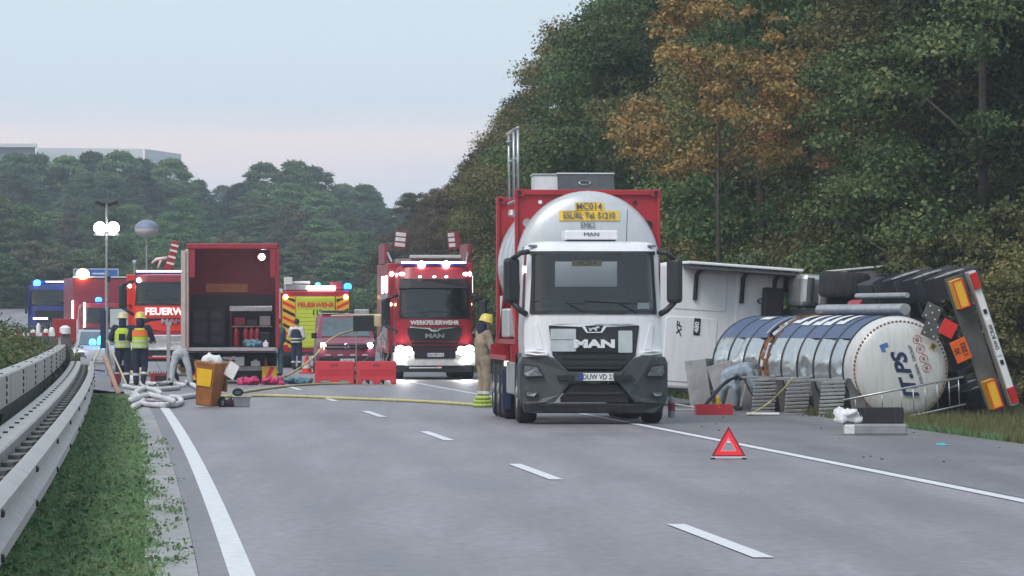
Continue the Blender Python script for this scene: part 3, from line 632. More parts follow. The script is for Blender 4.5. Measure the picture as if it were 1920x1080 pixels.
def man_cab(root, paint, roof, base=0, depth=1.75, ws=(1.80, 2.82), z0=1.06, roofpaint=None, rz=2.98, sign=True, visor=False, back=True):
    """tilt cab: lower shell, roof, pillars, glazed front, interior"""
    w0, w1 = ws; hw = 1.13
    low = MB().loft([cab_ring(z, h_, base, depth) for z, h_ in ((z0, 1.12), (z0+.3, 1.13), (w0-.25, 1.13), (w0, 1.12))])
    body = low.build('cab_body', paint, root, smooth=True)
    top = [cab_ring(z, h_, base, depth) for z, h_ in ((w1, 1.07), (rz-.07, 1.04), (rz-.02, 1.0))] + [[(x*.93, base+.45+(yy-base-.3)*.85, rz+.015) for x, yy, _ in cab_ring(rz, 1.0, base, depth)]]
    MB().loft(top).build('cab_roof', roofpaint or paint, root, smooth=True)
    pl = MB()
    for s in (-1, 1):   # A and B pillars and side sill of the glazed band
        pl = MB()
        for (xa, xb) in ((.955, 1.0),):
            q0 = [(s*hw*.93, fyc(hw*.93, w0, 1.13, base), w0-.02), (s*1.12, fyc(1.12, w0, 1.13, base), w0-.02), (s*1.12, base+.42, w0-.02), (s*1.02, base+.3, w0-.02)]
            q1 = [(s*.985, fyc(1.0, w1, 1.13, base), w1+.02), (s*1.07, fyc(1.07*1.05, w1, 1.13, base), w1+.02), (s*1.07, base+.5, w1+.02), (s*.97, base+.42, w1+.02)]
            pl.loft([q0, q1]).build('front_pillar', paint, root, smooth=True)
        MB().add([(s*1.12, base+1.15, w0-.02), (s*1.12, depth, w0-.02), (s*1.07, depth, w1+.02), (s*1.07, base+1.15, w1+.02), (s*1.06, base+1.15, w0-.02), (s*1.06, depth, w0-.02), (s*1.0, depth, w1+.02), (s*1.0, base+1.15, w1+.02)], [(0,1,2,3),(7,6,5,4),(0,4,5,1),(1,5,6,2),(2,6,7,3),(3,7,4,0)]).build('rear_pillar', paint, root, smooth=True)
    ws_pts = dens([(-1.0, w0+.0), (1.0, w0+.0), (1.015, w0+.1), (.985, w1-.06), (.95, w1), (-.95, w1), (-.985, w1-.06), (-1.015, w0+.1)], .12)
    g = MB(); nx, nz = 16, 5     # curved pane as a grid
    gx = lambda i, z: (-1+2*i/nx)*(1.035-.03*(z-w0)/(w1-w0))
    for k in range(nz+1):
        z = w0+(w1-w0)*k/nz
        for i in range(nx+1): x = gx(i, z); g.v.append((x, fyc(x*1.02, z, 1.13, base)-.012, z))
    for k in range(nz):
        for i in range(nx): a = k*(nx+1)+i; g.f.append((a, a+1, a+nx+2, a+nx+1))
    wsc = g.build('windscreen', 'windscreen', root, smooth='all')
    fr = MB()
    for za, zb_ in ((w0-.005, w0+.055), (w1-.05, w1+.012)):
        fr.prism(dens([(-1.03, za), (1.03, za), (1.03, zb_), (-1.03, zb_)]), lambda x, z: (x, fyc(x, z, 1.13, base)-.016, z), lambda x, z: (x, fyc(x, z, 1.13, base)+.02, z))
    for s in (-1, 1):
        fr.prism([(s*1.03, w0), (s*.985, w0), (s*.955, w1), (s*1.0, w1)], lambda x, z: (x, fyc(x, z, 1.13, base)-.0165, z), lambda x, z: (x, fyc(x, z, 1.13, base)+.02, z))
    fr.build('windscreen_seal', 'black', wsc)
    for s in (-1, 1):
        MB().add([(s*1.118, base+.46, w0), (s*1.118, base+1.13, w0), (s*1.072, base+1.13, w1), (s*1.074, base+.52, w1)], [(0,1,2,3)]).build('side_window', 'windscreen', root)
    it = MB()
    it.box(-1.05, 1.05, base+.3, base+.62, w0-.12, w0+.10)         # dash
    it.build('dashboard', 'interior', root, bevel=.03)
    for x in (-.55, .55):
        MB().box(x-.25, x+.25, base+.85, base+1.35, w0-.5, w0-.05).box(x-.24, x+.24, base+1.25, base+1.42, w0-.1, w0+.30).box(x-.13, x+.13, base+1.28, base+1.38, w0+.30, w0+.44).build('seat', 'seat', root, bevel=.05)
    MB().lathe([(.2, -.015), (.225, 0), (.2, .015)], 20, Matrix.Translation((.55, base+.62, w0+.06)) @ Matrix.Rotation(R(55), 4, 'X'), cap=False).build('steering_wheel', 'black', root, smooth=True)
    bw = MB()
    if back:    # rear wall with a window
        for a in ((-1.06, -.52, w0-.1, w1+.1), (.52, 1.06, w0-.1, w1+.1), (-.52, .52, w0-.1, w0+.46), (-.52, .52, w1-.14, w1+.1)): bw.box(a[0], a[1], depth-.06, depth-.01, a[2], a[3])
        bw.build('rear_wall', 'interior', root)
        MB().box(-.52, .52, depth-.04, depth-.03, w0+.46, w1-.14).build('rear_window', 'clear_glass', root)
    else:
        bw.box(-1.06, 1.06, depth-.06, depth-.01, w0-.1, w1+.1).build('rear_wall', 'interior', root)
    for x0 in (-.75, .1):     # wipers
        a = (x0+.6, w0+.03); b_ = (x0+.28, w0+.20); c = (x0-.05, w0+.22)
        MB().tube([(p[0], fyc(p[0], p[1], 1.13, base)-.04, p[1]) for p in (a, b_)], .012, 6).tube([(p[0], fyc(p[0], p[1], 1.13, base)-.03, p[1]) for p in ((x0-.25, w0+.215), (x0+.62, w0+.17))], .012, 6).build('wiper', 'black', root)
    return body
def mirror(root, s, base=0, z0=1.98, z1=2.72, x=1.34, paint='plastic_dark', arm=True):
    m = MB().rbox((s*x, base+.22, (z0+z1)/2), (.25, .2, z1-z0), Matrix.Rotation(R(-12*s), 3, 'Z')).build('mirror', paint, root, bevel=.06)
    MB().tube([(s*1.06, base+.2, z1+.1), (s*1.2, base+.1, z1+.08), (s*x, base+.18, z1-.03)], .045, 8).build('mirror_arm', paint, m, smooth='all')
    MB().tube([(s*1.1, base+.2, z0-.18), (s*1.2, base+.15, z0-.12), (s*x, base+.2, z0+.02)], .05, 8).build('mirror_arm', paint, m, smooth='all')
    g = MB().box(s*x-.10, s*x+.10, base+.325, base+.33, z0+.06, z1-.06).build('mirror_glass', 'chrome', m)
    return m
def lion(parent, loc, s, m='chrome'):
    pts = [(-.5, -.30), (-.30, -.30), (-.22, -.05), (0, -.12), (.12, -.34), (.28, -.34), (.2, -.05), (.36, .1), (.5, .05), (.46, .28), (.22, .32), (.05, .16), (-.2, .14), (-.42, .0), (-.52, .16), (-.6, .1), (-.5, -.08)]
    MB().prism([(x*s, z*s*.7) for x, z in pts], lambda x, z: (loc[0]+x, loc[1]-.006, loc[2]+z), lambda x, z: (loc[0]+x, loc[1]+.006, loc[2]+z)).build('lion_emblem', m, parent)
def plate_eu(parent, txt, loc, w=.52, h=.11, size=None):
    p = MB().box(-w/2, w/2, -.006, .006, -h/2, h/2).build('licence_plate', 'white_print', parent, loc=loc, bevel=.004)
    MB().box(-w/2, -w/2+.045, -.0085, -.006, -h/2, h/2).build('country_band', 'euro_blue', p)
    text(txt, size or h*.95, 'ink', p, (.025, -.009, -.002), sx=.82, bold=.001); return p
def lamp_unit(parent, pts, fy, lensmat='lens', house='black', name='headlight', out=.02):
    h = panel(pts, out, .08, fy=fy).build(name, house, parent)
    cx = sum(p[0] for p in pts)/len(pts); cz = sum(p[1] for p in pts)/len(pts)
    panel([(cx+(p[0]-cx)*.86, cz+(p[1]-cz)*.8) for p in pts], out+.008, .0, fy=fy).build('lens', lensmat, h)
    return h

# ================================================================== the white truck facing the camera
DT = 84.0; TH = R(3.6)
tX = (1114-HX)/F*DT
truck = thing('tank_truck', 'white cab truck with black grille facing the camera, carrying a red-framed tank container', 'truck', (tX, DT, 0), TH)
man_cab(truck, 'white_paint', True, 0, 1.75)
bump_fy = lambda x, z: fyc(x*.96, .5)-.10+ (.05 if z > .95 else 0)
# white corner panels under the windscreen with their crease, and the shelf over the bumper
for s in (-1, 1):
    panel([(s*.76, 1.12), (s*1.13, 1.14), (s*1.13, 1.20), (s*.76, 1.18)], .10, .1).build('corner_shelf', 'white_paint', truck, bevel=.015)
    panel([(s*.82, 1.22), (s*.95, 1.22), (s*.99, 1.62), (s*.93, 1.66)], .014, .02).build('wind_deflector', 'white_paint', truck, bevel=.01)
g = panel([(-.74, 1.60), (-.72, 1.64), (.72, 1.64), (.74, 1.60), (.68, 1.12), (.44, .90), (-.44, .90), (-.68, 1.12)], .025, .1).build('grille', 'plastic_dark', truck, bevel=.012)
panel([(-.72, 1.645), (.72, 1.645), (.73, 1.61), (.2, 1.585), (.13, 1.49), (-.13, 1.49), (-.2, 1.585), (-.73, 1.61)], .045, .0).build('chrome_trim', 'chrome', g, bevel=.006)
panel([(-.15, 1.61), (.15, 1.61), (.105, 1.51), (-.105, 1.51)], .055, .0).build('emblem_field', 'black', g)
lion(g, (0, -.062, 1.562), .17)
for z in (1.20, 1.10, 1.0):
    panel([(-.6+(1.2-z)*.6, z), (.6-(1.2-z)*.6, z), (.6-(1.2-z)*.6, z-.035), (-.6+(1.2-z)*.6, z-.035)], .045, .0).build('grille_slat', 'black', g)
text('MAN', .175, pbr('bright_silver', (.85, .86, .88), .3, .3, .02), g, (0, -.04, 1.31), sx=1.75, extrude=.012, bold=.010)
for (x0, x1, zz) in ((-.715, -.30, (1.19, 1.375)), (-.715, -.30, (1.385, 1.56)), (.395, .625, (1.17, 1.53))):
    panel(rrect(x0, x1, zz[0], zz[1], .015, 2), .05, -.03).build('placard_holder', pbr('placard_grey', (.50, .54, .56), .5, 0, .1, 4), g)
# bumper: side lobes, centre bar, lower lip
def bfy(x, z): return fyc(min(1.13, abs(x)*.93), 1.0)-.14 + (.06*max(0, (z-.95)/.17)) + (.10*max(0, (.42-z)/.24))
bumper = panel([(-.46, .86), (.46, .86), (.42, .70), (-.42, .70)], .06, .1, fy=bfy).build('bumper', 'plastic_grey', truck, bevel=.01)
for s in (-1, 1):
    f = [(s*.43, .86), (s*.62, 1.07), (s*.76, 1.115), (s*1.17, 1.10), (s*1.215, 1.0), (s*1.21, .42), (s*1.17, .33), (s*.66, .36), (s*.46, .60), (s*.40, .70)]
    if s < 0: f = f[::-1]
    MB().prism(dens(f), lambda x, z: (x, bfy(x, z), z), lambda x, z: (x, .62 if abs(x) > .7 else .2, z)).build('bumper_corner', 'plastic_grey', bumper, bevel=.012)
for x0, x1 in ((-.62, -.34), (.34, .62)): panel([(x0, .80), (x1, .80), (x1*.98, .725), (x0*.98, .725)], .075, 0, fy=bfy).build('air_slot', 'black', bumper)
panel([(-.36, .64), (.36, .64), (.56, .44), (.55, .36), (-.55, .36), (-.56, .44)], -.03, .1, fy=bfy).build('lower_opening', 'black', bumper)
panel([(-.47, .53), (.47, .53), (.5, .495), (-.5, .495)], .0, .03, fy=bfy).build('lower_bar', 'plastic_dark', bumper)
panel([(-1.16, .34), (1.16, .34), (1.12, .18), (-1.12, .18)], .01, .4, fy=bfy).build('lower_lip', 'plastic_dark', bumper, bevel=.03)
for s in (-1, 1):
    lamp_unit(bumper, [(s*.83, .78), (s*.93, .955), (s*1.16, .985), (s*1.17, .82), (s*1.12, .765)], bfy)
    lamp_unit(bumper, [(s*.93, .52), (s*1.13, .54), (s*1.12, .46), (s*.98, .45)], bfy, name='fog_light')
plate_eu(bumper, 'DUW VD 27', (.03, -.23, .775), .55, .125)
for s in (-1, 1):
    mirror(truck, s)
    MB().box(s*.98-.07, s*.98+.07, .36, .44, 2.9, 2.94).build('marker_light', 'lens', truck, bevel=.01)
    # fender and step behind the bumper
    MB().loft([[(s*(1.2), y, z), (s*.75, y, z)] for y, z in [(.5, .3), (.52, .75), (.7, 1.05), (1.0, 1.16), (1.35, 1.1), (1.6, .85), (1.65, .4)]], cap=False, closed=False).build('mudguard', 'plastic_grey', truck)
    wheel(truck, s*1.04, 1.15, r=.51, w=.32, side=s)
ac = MB().box(-.44, .44, .55, 1.25, 3.02, 3.18).build('roof_air_conditioner', 'white_paint', truck, bevel=.03)
text('MAN', .085, 'ink', ac, (0, .535, 3.11), sx=1.4)
MB().box(-.40, .40, .56, 1.2, 2.985, 3.02).build('mounting_foot', 'black', ac)
MB().tube([(.58, .6, 3.0), (.6, .62, 3.52)], .006, 5).build('antenna', 'black', truck)
st = MB().box(.73, .93, .09, .092, 1.885, 1.985).build('toll_sticker', 'white_print', truck); st.rotation_euler = (R(0), 0, R(4)); st.location = (0, -.008, 0)
# MC014 plate inside the rear window
ps = MB().box(-.24, .26, 1.66, 1.67, 2.60, 2.70).build('window_sign', 'yellow_sign', truck); text('MC014', .10, 'ink', ps, (.01, 1.655, 2.65))
# chassis
MB().box(-.45, -.36, .6, 8.3, .72, 1.0).box(.36, .45, .6, 8.3, .72, 1.0).box(-.36, .36, 2, 2.1, .75, .95).box(-.36, .36, 5, 5.1, .75, .95).box(-.36, .36, 8.2, 8.3, .75, .95).build('chassis_frame', 'plastic_dark', truck)
for y in (2.2, 8.0): MB().box(-1.22, 1.22, y, y+.18, 1.0, 1.28).build('container_bearer', 'container_red', truck)
for y in (4.9, 6.25, 7.6):
    for s in (-1, 1): wheel(truck, s*1.02, y, r=.51, w=.36, side=s)
    MB().tube([(-1, y, .51), (1, y, .51)], .07, 8).build('axle', 'black', truck)
for s in (-1, 1):
    MB().box(s*1.12-.06, s*1.12+.06, 2.0, 4.2, .45, 1.0).build('side_tank', 'alu_dull', truck, bevel=.03)
MB().box(-1.24, -1.2, 3.4, 8.2, 1.02, 1.10).build('side_rail', 'container_red', truck)
MB().box(-1.2, -1.12, 4.3, 4.42, .92, 1.0).build('side_marker', 'lamp_warm', truck)
MB().box(-1.24, -1.10, 4.3, 4.36, .18, .85).build('mud_flap', 'logo_navy', truck)

# ------------------------------------------------------------------ the tank container on it
cX = .08
cont = thing('tank_container', 'grey swap tank in a red container frame with yellow MC014 sign', 'tank container', (tX - math.sin(TH)*2.0 + cX, DT+2.0*math.cos(TH), 1.285), TH)
CH, CW, CL, TR_, TZ = 2.61, 1.22, 6.06, 1.205, 1.385      # height, half width, length, tank radius, tank axis
tank = MB().lathe([(.001, .05), (.35, .06), (.7, .09), (.95, .13), (1.1, .19), (1.18, .25), (TR_, .34), (TR_, CL-.35), (1.1, CL-.12), (.7, CL-.02), (.001, CL)], 56, Matrix.Translation((0, .02, TZ)) @ Matrix.Rotation(R(-90), 4, 'X'), cap=False).build('tank', 'silver_tank', cont, smooth='all')
def frame_sheet(y, th, name):
    """end frame: plate with a round cut-out as a ring of quads from circle to rectangle"""
    mb = MB(); n = 64; rr = TR_-.015; inn, outp = [], []
    for k in range(n):
        a = 2*math.pi*k/n; c, s_ = math.cos(a), math.sin(a); inn.append((rr*c, TZ+rr*s_))
        t = min((CW-.0)/max(1e-6, abs(c)), ((CH-TZ) if s_ > 0 else TZ)/max(1e-6, abs(s_))); outp.append((max(-CW, min(CW, c*t)), TZ+s_*t))
    # corners
    for k in range(n):
        for cx, cz in ((CW, CH), (-CW, CH), (-CW, 0), (CW, 0)):
            if math.hypot(outp[k][0]-cx, outp[k][1]-cz) < .09: outp[k] = (cx, cz)
    for yy in (y, y+th): mb.v += [(p[0], yy, p[1]) for p in inn] + [(p[0], yy, p[1]) for p in outp]
    for k in range(n):
        q = (k+1) % n
        mb.f += [(k, q, n+q, n+k), (2*n+q, 2*n+k, 3*n+k, 3*n+q), (k, 2*n+k, 2*n+q, q), (n+k, n+q, 3*n+q, 3*n+k)]
    return mb.build(name, 'container_red', cont)
frames = []
for y0, nm in ((.36, 'front_frame'), (CL-.5, 'rear_frame')):
    fr_ = frame_sheet(y0+.06, .05, nm); frames.append(fr_)
    for s in (-1, 1):
        MB().box(s*CW-.05 if s > 0 else s*CW-.004, s*CW+.004 if s > 0 else s*CW+.05, y0, y0+.16, .12, CH-.12).build('corner_post', 'container_red', fr_, bevel=.008)
        for z in (0, CH-.12):
            c = MB().box(s*CW-.15 if s > 0 else s*CW-.012, s*CW+.012 if s > 0 else s*CW+.15, y0-.01, y0+.17, z, z+.125).build('corner_casting', 'container_red', fr_, bevel=.01)
            MB().lathe([(.04, 0), (.04, .006)], 12, Matrix.Translation((s*(CW-.07), y0-.011, z+.062)) @ Matrix.Rotation(R(90), 4, 'X')).build('casting_hole', 'black', c)
    MB().box(-CW+.15, CW-.15, y0, y0+.14, CH-.09, CH-.002).build('top_rail', 'container_red', fr_, bevel=.01)
    MB().box(-CW+.15, CW-.15, y0, y0+.14, .002, .09).build('bottom_rail', 'container_red', fr_, bevel=.01)
for s in (-1, 1):
    MB().lathe([(.075, 0), (.075, .01)], 16, Matrix.Translation((s*1.02, .405, 2.05 if s < 0 else 2.02)) @ Matrix.Rotation(R(90), 4, 'X')).build('lashing_hole', 'alu_dull' if s < 0 else 'black', frames[0])
    MB().lathe([(.035, 0), (.035, .01)], 12, Matrix.Translation((s*.80, .405, 2.40)) @ Matrix.Rotation(R(90), 4, 'X')).build('lashing_hole', 'white_print' if s < 0 else 'black', frames[0])
    MB().box(s*1.17-.04, s*1.17+.04, .55, CL-.5, .01, .09).build('side_rail', 'container_red', cont)
    MB().tube([(s*1.17, .6, .1), (s*1.17, 2.2, .9)], .04, 6).build('brace', 'container_red', cont)
    MB().tube([(s*1.17, CL-.6, .1), (s*1.17, CL-2.2, .9)], .04, 6).build('brace', 'container_red', cont)
    for y in (1.6, 3.0, 4.4): MB().lathe([(TR_+.012, -.05), (TR_+.012, .05)], 56, Matrix.Translation((0, y, TZ)) @ Matrix.Rotation(R(-90), 4, 'X'), cap=False).build('tank_band', 'silver_tank', cont, smooth='all') if s < 0 else None
def dish_y(z, x=0): return float(np.interp(math.hypot(z-TZ, x), [0, .35, .7, .95, 1.1], [.07, .08, .11, .15, .21]))-.012
def sign(x0, x1, z0, z1):
    return MB().prism(dens(rrect(x0, x1, z0, z1, .01, 2), .15), lambda x, z: (x, dish_y(z, x)-.012, z), lambda x, z: (x, dish_y(z, x)+.02, z)).build('sign_plate', 'yellow_sign', cont)
s1 = sign(-.235, .255, 2.255, 2.39); text('MC014', .15, 'ink_grey', s1, (.0, dish_y(2.32)-.025, 2.32), rot=(R(80), 0, 0), sx=.98, bold=.002)
s2 = sign(-.50, .51, 2.085, 2.25); text('ESL/RL Tel. 51210', .148, 'ink_grey', s2, (.0, dish_y(2.16)-.02, 2.165), rot=(R(82), 0, 0), sx=.80, bold=.002)
text('EMK2', .14, 'ink_grey', cont, (-.02, dish_y(2.0)-.02, 2.0), rot=(R(84), 0, 0), sx=.72)
# hatch on the roof: white box and tilted cover
hb = MB().box(-.83, .10, 1.35, 2.2, CH-.02, CH+.27).build('hatch_box', 'white_paint', cont, bevel=.015)
MB().box(-.85, .12, 1.33, 2.22, CH+.27, CH+.30).build('hatch_rim', 'alu', hb)
cov = MB().box(-.46, .50, -.015, .015, 0, .34).build('hatch_cover', 'plastic_grey', cont, loc=(0, .98, CH-.02)); cov.rotation_euler = (R(-30), 0, 0)
MB().box(-.47, .51, -.03, .03, .335, .36).build('cover_edge', 'alu', cov)
MB().lathe([(.085, 0), (.105, .012), (.085, .024)], 20, Matrix.Translation((0, -.02, .16)) @ Matrix.Rotation(R(90), 4, 'X') @ Matrix.Diagonal((1, .5, 1, 1)), cap=False).build('grab_ring', 'alu', cov, smooth=True)
# folding handrail on the image-left side of the roof
hr = MB(); hx = -1.14
for y in (.95, 2.05, 3.4): hr.tube([(hx, y, CH-.1), (hx, y, CH+1.05)], .022, 8)
hr.tube([(hx, .9, CH+1.06), (hx, 4.0, CH+1.06)], .026, 8).tube([(hx, .95, CH+.55), (hx, 3.4, CH+.55)], .016, 6)
hr.build('handrail', 'alu', cont, smooth='all')
MB().tube([(-1.12, 1.0, CH-.16), (-1.12, 3.8, CH-.16)], .03, 8).build('rail_pivot', 'alu_dull', cont)
MB().ball((-1.14, 3.38, CH+.9), .05).build('work_lamp', 'lens', cont, smooth='all')
MB().lathe([(.06, 0), (.08, .03), (.06, .12)], 12, Matrix.Translation((-1.15, 2.2, CH-.42))).build('valve', 'alu', cont, smooth=True)
MB().box(-1.215, -1.05, 2.6, 4.2, .12, .62).build('valve_cabinet', 'silver_tank', cont, bevel=.03)
# blue lens pieces and warm side lamp between the frames
MB().lathe([(.11, 0), (.11, .05)], 14, Matrix.Translation((-1.0, CL-.62, .42)) @ Matrix.Rotation(R(90), 4, 'X')).build('coupling', 'euro_blue', cont)
MB().lathe([(.11, 0), (.11, .05)], 14, Matrix.Translation((-.78, CL-.62, .38)) @ Matrix.Rotation(R(90), 4, 'X')).build('coupling', 'alu', cont)
MB().box(-1.17, -1.09, CL-.66, CL-.6, .3, .85).build('document_tube', 'white_print', cont)
# ================================================================== overturned tanker trailer
pbr('tank_white', (.66, .66, .64), .3, 0, .04, 1.2, coat=.3, dirt=.25)
pbr('tank_blue', (.075, .115, .22), .5, 0, .1, 2, dirt=.15)
pbr('insulation', (.30, .13, .05), .95, var=.4, scale=12, bump=.8, bscale=25)
pbr('foil', (.66, .66, .68), .3, .6, .15, 6, bump=.5, bscale=6)
def polished(name):
    m = pbr(name, (.58, .585, .58), .24, .85, .06, 1.5, dirt=.25)
    nt = m.node_tree; n = nt.nodes; b = n['Principled BSDF']; tc = n.new('ShaderNodeTexCoord')
    t = n.new('ShaderNodeTexNoise'); t.inputs['Scale'].default_value = 1.6; t.inputs['Detail'].default_value = 3; nt.links.new(tc.outputs['Object'], t.inputs['Vector'])
    bp = n.new('ShaderNodeBump'); bp.inputs['Strength'].default_value = .35; bp.inputs['Distance'].default_value = .08; nt.links.new(t.outputs['Fac'], bp.inputs['Height']); nt.links.new(bp.outputs[0], b.inputs['Normal']); return m
polished('polished_steel')
from mathutils import noise
DR = 91.0; TA = R(13.0); ROLL = R(109)
tc_x = (1688-HX)/F*DR
trl = thing('overturned_tanker', 'overturned tank trailer lying on its side with white end and torn polished shell', 'tank trailer', (tc_x, DR, 0), TA)
# upright design frame (x right, y forward, z up) -> lying on its left side; tank axis comes to local x = 0
ZA, RT, LT = 2.2, .95, 9.6
RM = Matrix.Translation((2.10+0.0, 0, 1.55)) @ Matrix.Rotation(-ROLL, 4, 'Y')
def tb_(mb, name, m, parent=None, **kw): return mb.xf(RM).build(name, m, parent or trl, **kw)
AX = RM @ Vector((0, 0, ZA))      # tank axis in the lying frame
def shell(y0, y1, a0, a1, name, m, r=RT, n=28, smooth='all', dent=0, nd=1):
    """part of the tank wall between two angles (0 = image right, 90 = up) of the lying tank"""
    rings = []
    for i in range(nd+1):
        y = y0+(y1-y0)*i/nd
        rings.append([])
        for k in range(n+1):
            a = R(a0+(a1-a0)*k/n); q = r
            if dent:
                ed = math.sin(math.pi*i/nd)
                q -= dent*ed*max(0, noise.noise((y*1.1, a*2.6, 3.3)))*1.6 + dent*.35*ed*abs(noise.noise((y*4, a*7, 1.1)))
            rings[-1].append((AX.x+q*math.cos(a), y, AX.z+q*math.sin(a)))
    return MB().loft(rings, cap=False, closed=False).build(name, m, trl, smooth=smooth)
YC0, YC1 = 5.35, 5.95        # the tear
for i, (ya, yb) in enumerate([(.42, 1.25), (1.25, 2.3), (2.3, 3.35), (3.35, 4.4), (4.4, YC0), (YC1, 7.0), (7.0, 8.1), (8.1, 9.2)]):
    g_ = .012
    shell(ya+g_, yb-g_, -150, 44, 'blank_shell', 'tank_white', n=10) if False else None
    shell(ya+g_, yb-g_, 145, 262, 'polished_sheet', 'polished_steel', n=40, dent=.13 if ya > 5 else .05, nd=10)
    shell(ya+g_, yb-g_, 40, 145, 'blue_sheet', 'tank_blue')
    shell(ya+g_, yb-g_, -98, 40, 'lower_sheet', 'polished_steel')
    # band over the joint
    rg = [[(AX.x+(RT+dr)*math.cos(R(a)), y, AX.z+(RT+dr)*math.sin(R(a))) for a in np.arange(-98, 263, 6)] for y, dr in ((yb-.025, .0), (yb-.025, .014), (yb+.025, .014), (yb+.025, 0))]
    MB().loft(rg, cap=False, closed=False).build('seam_band', 'plastic_dark', trl, smooth='all')
# inner tank seen through the tear, with torn lining
MB().lathe([(RT-.2, .5), (RT-.2, 9.1)], 40, Matrix.Translation((AX.x, 0, AX.z)) @ Matrix.Rotation(R(-90), 4, 'X'), cap=False).build('inner_tank', 'foil', trl, smooth='all')
random.seed(5)
for q in range(44):
    a = R(random.uniform(60, 250)); y = random.uniform(YC0-.08, YC1+.03); p = Vector((AX.x+(RT-.03)*math.cos(a), y, AX.z+(RT-.025)*math.sin(a)))
    M = Matrix.Rotation(-a, 3, 'Y') @ Matrix.Rotation(random.uniform(-.35, .35), 3, 'Z') @ Matrix.Rotation(random.uniform(-.5, .5), 3, 'X')
    o = MB().rbox(p, (random.uniform(.02, .06), random.uniform(.10, .24), random.uniform(.14, .36)), M).build('torn_lining' if q % 2 else 'torn_foil', 'insulation' if q % 3 else 'foil', trl)
# white dished rear end with its ribbed edge ring
MY = Matrix.Translation((AX.x, 0, AX.z)) @ Matrix.Rotation(R(-90), 4, 'X')
end = MB().lathe([(.001, -.05), (.4, -.035), (.7, .0), (.84, .06), (.91, .14), (RT-.005, .26), (RT-.005, .41)], 56, MY, cap=False).build('rear_end', 'tank_white', trl, smooth='all')
MB().lathe([(RT+.004, .405), (RT+.014, .41), (RT+.014, .45), (RT+.004, .455)], 56, MY, cap=False).build('end_band', 'black', end, smooth=True)
rb_ = MB()
for k in range(72):
    a = 2*math.pi*k/72; c, s_ = math.cos(a), math.sin(a); rb_.rbox((AX.x+.855*c, .055, AX.z+.855*s_), (.022, .02, .042), Matrix.Rotation(-a, 3, 'Y'))
rb_.build('edge_ring', 'insulation', end)['kind'] = 'stuff'
# lettering on the rear end: reads from the ground upwards because the trailer lies on its side
ROT = (R(90), R(-ROLL*180/math.pi+180-0), 0)
def on_end(p):    # upright (x, z) on the end -> lying local position just off the dish
    v = RM @ Vector((p[0], 0, ZA+p[1])); r = math.hypot(p[0], p[1]); return (v.x, float(np.interp(r, [0, .4, .7, .84, .91], [-.05, -.035, 0, .06, .14]))-.012, v.z)
RXZ = (R(90), -ROLL, 0)
pbr('logo_navy', (.02, .03, .09), .4); pbr('logo_blue', (.05, .16, .42), .4)
def etext(s_, size, m, p, sx=1, shear=0, bold=0):
    o = text(s_, size, m, end, on_end(p), sx=sx, shear=shear, bold=bold); o.rotation_euler = Euler((R(90), 0, 0)); o.rotation_euler = (Matrix.Rotation(-ROLL, 3, 'Y') @ Matrix.Rotation(R(90), 3, 'X')).to_euler(); return o
etext('lT.PS', .36, 'logo_navy', (-.14, -.03), 1.15, .35, .012)
def end_poly(pts, m, name):
    MB().prism([p for p in pts], lambda x, z: Vector(on_end((x, z)))-Vector((0, .004, 0)), lambda x, z: Vector(on_end((x, z)))+Vector((0, .01, 0))).build(name, m, end)
end_poly([(.40, .18), (.47, .18), (.47, .10), (.54, .10), (.54, .25), (.42, .25)], 'logo_blue', 'logo_arrow')
etext('POLONIA  GROUP', .085, 'ink_grey', (.0, -.27), 1.05)
for i, s_ in enumerate(('50', '60', '70', '80')):
    px = -.12+i*.175; etext(s_, .085, 'ink_grey', (px, -.44), .8)
    v = Vector(on_end((px, -.44))); MB().lathe([(.068, 0), (.074, -.004), (.08, 0)], 20, Matrix.Translation(v) @ Matrix.Rotation(R(-90), 4, 'X'), cap=False).build('speed_disc_ring', 'red_lens', end)
end_poly([(.10, -.68), (.20, -.60), (.28, -.70), (.18, -.78)], 'yellow_sign', 'hazard_label'); end_poly([(.13, -.68), (.195, -.63), (.25, -.70), (.185, -.75)], 'ink_grey', 'hazard_symbol')
# placard carriers: riveted plates, red diamond, orange number plate
def card(x, z, w, h, rot, m, name, y=-.16, holes=0):
    o = tb_(MB().rbox((0, 0, 0), (w, .015, h), Matrix.Rotation(rot, 3, 'Y')).xf(Matrix.Translation((x, y, z))), name, m, bevel=.004)
    if holes:
        for hx_, hz_ in ((-.3, -.3), (.3, -.3), (-.3, .3), (.3, .3), (0, 0)):
            q = Matrix.Rotation(rot, 3, 'Y') @ Vector((hx_*w, -.012, hz_*h)); tb_(MB().rbox(Vector((x, y, z))+q, (.03, .006, .02)), 'bright_clip', 'chrome', o) if False else MB().rbox(Vector((x, y, z))+q, (.03, .006, .02)).xf(RM).build('bright_clip', 'white_print', o)
    return o
card(.50, 1.50, .30, .30, R(44), 'galvanised_dark', 'placard_plate', holes=1)
card(.78, 1.38, .30, .30, R(44), 'galvanised_dark', 'placard_plate', holes=1)
card(.42, 1.20, .28, .28, R(46), 'reflex_red', 'red_placard', y=-.18)
op = card(-.02, 1.10, .40, .30, R(-4), 'orange_plate', 'orange_plate', y=-.18)
for s_, zz in (('30', 1.17), ('1202', 1.035)):
    t = text(s_, .13, 'ink', op, (RM @ Vector((-.02, -.195, zz))), sx=1.0); t.rotation_euler = (Matrix.Rotation(-ROLL, 3, 'Y') @ Matrix.Rotation(R(90), 3, 'X')).to_euler()
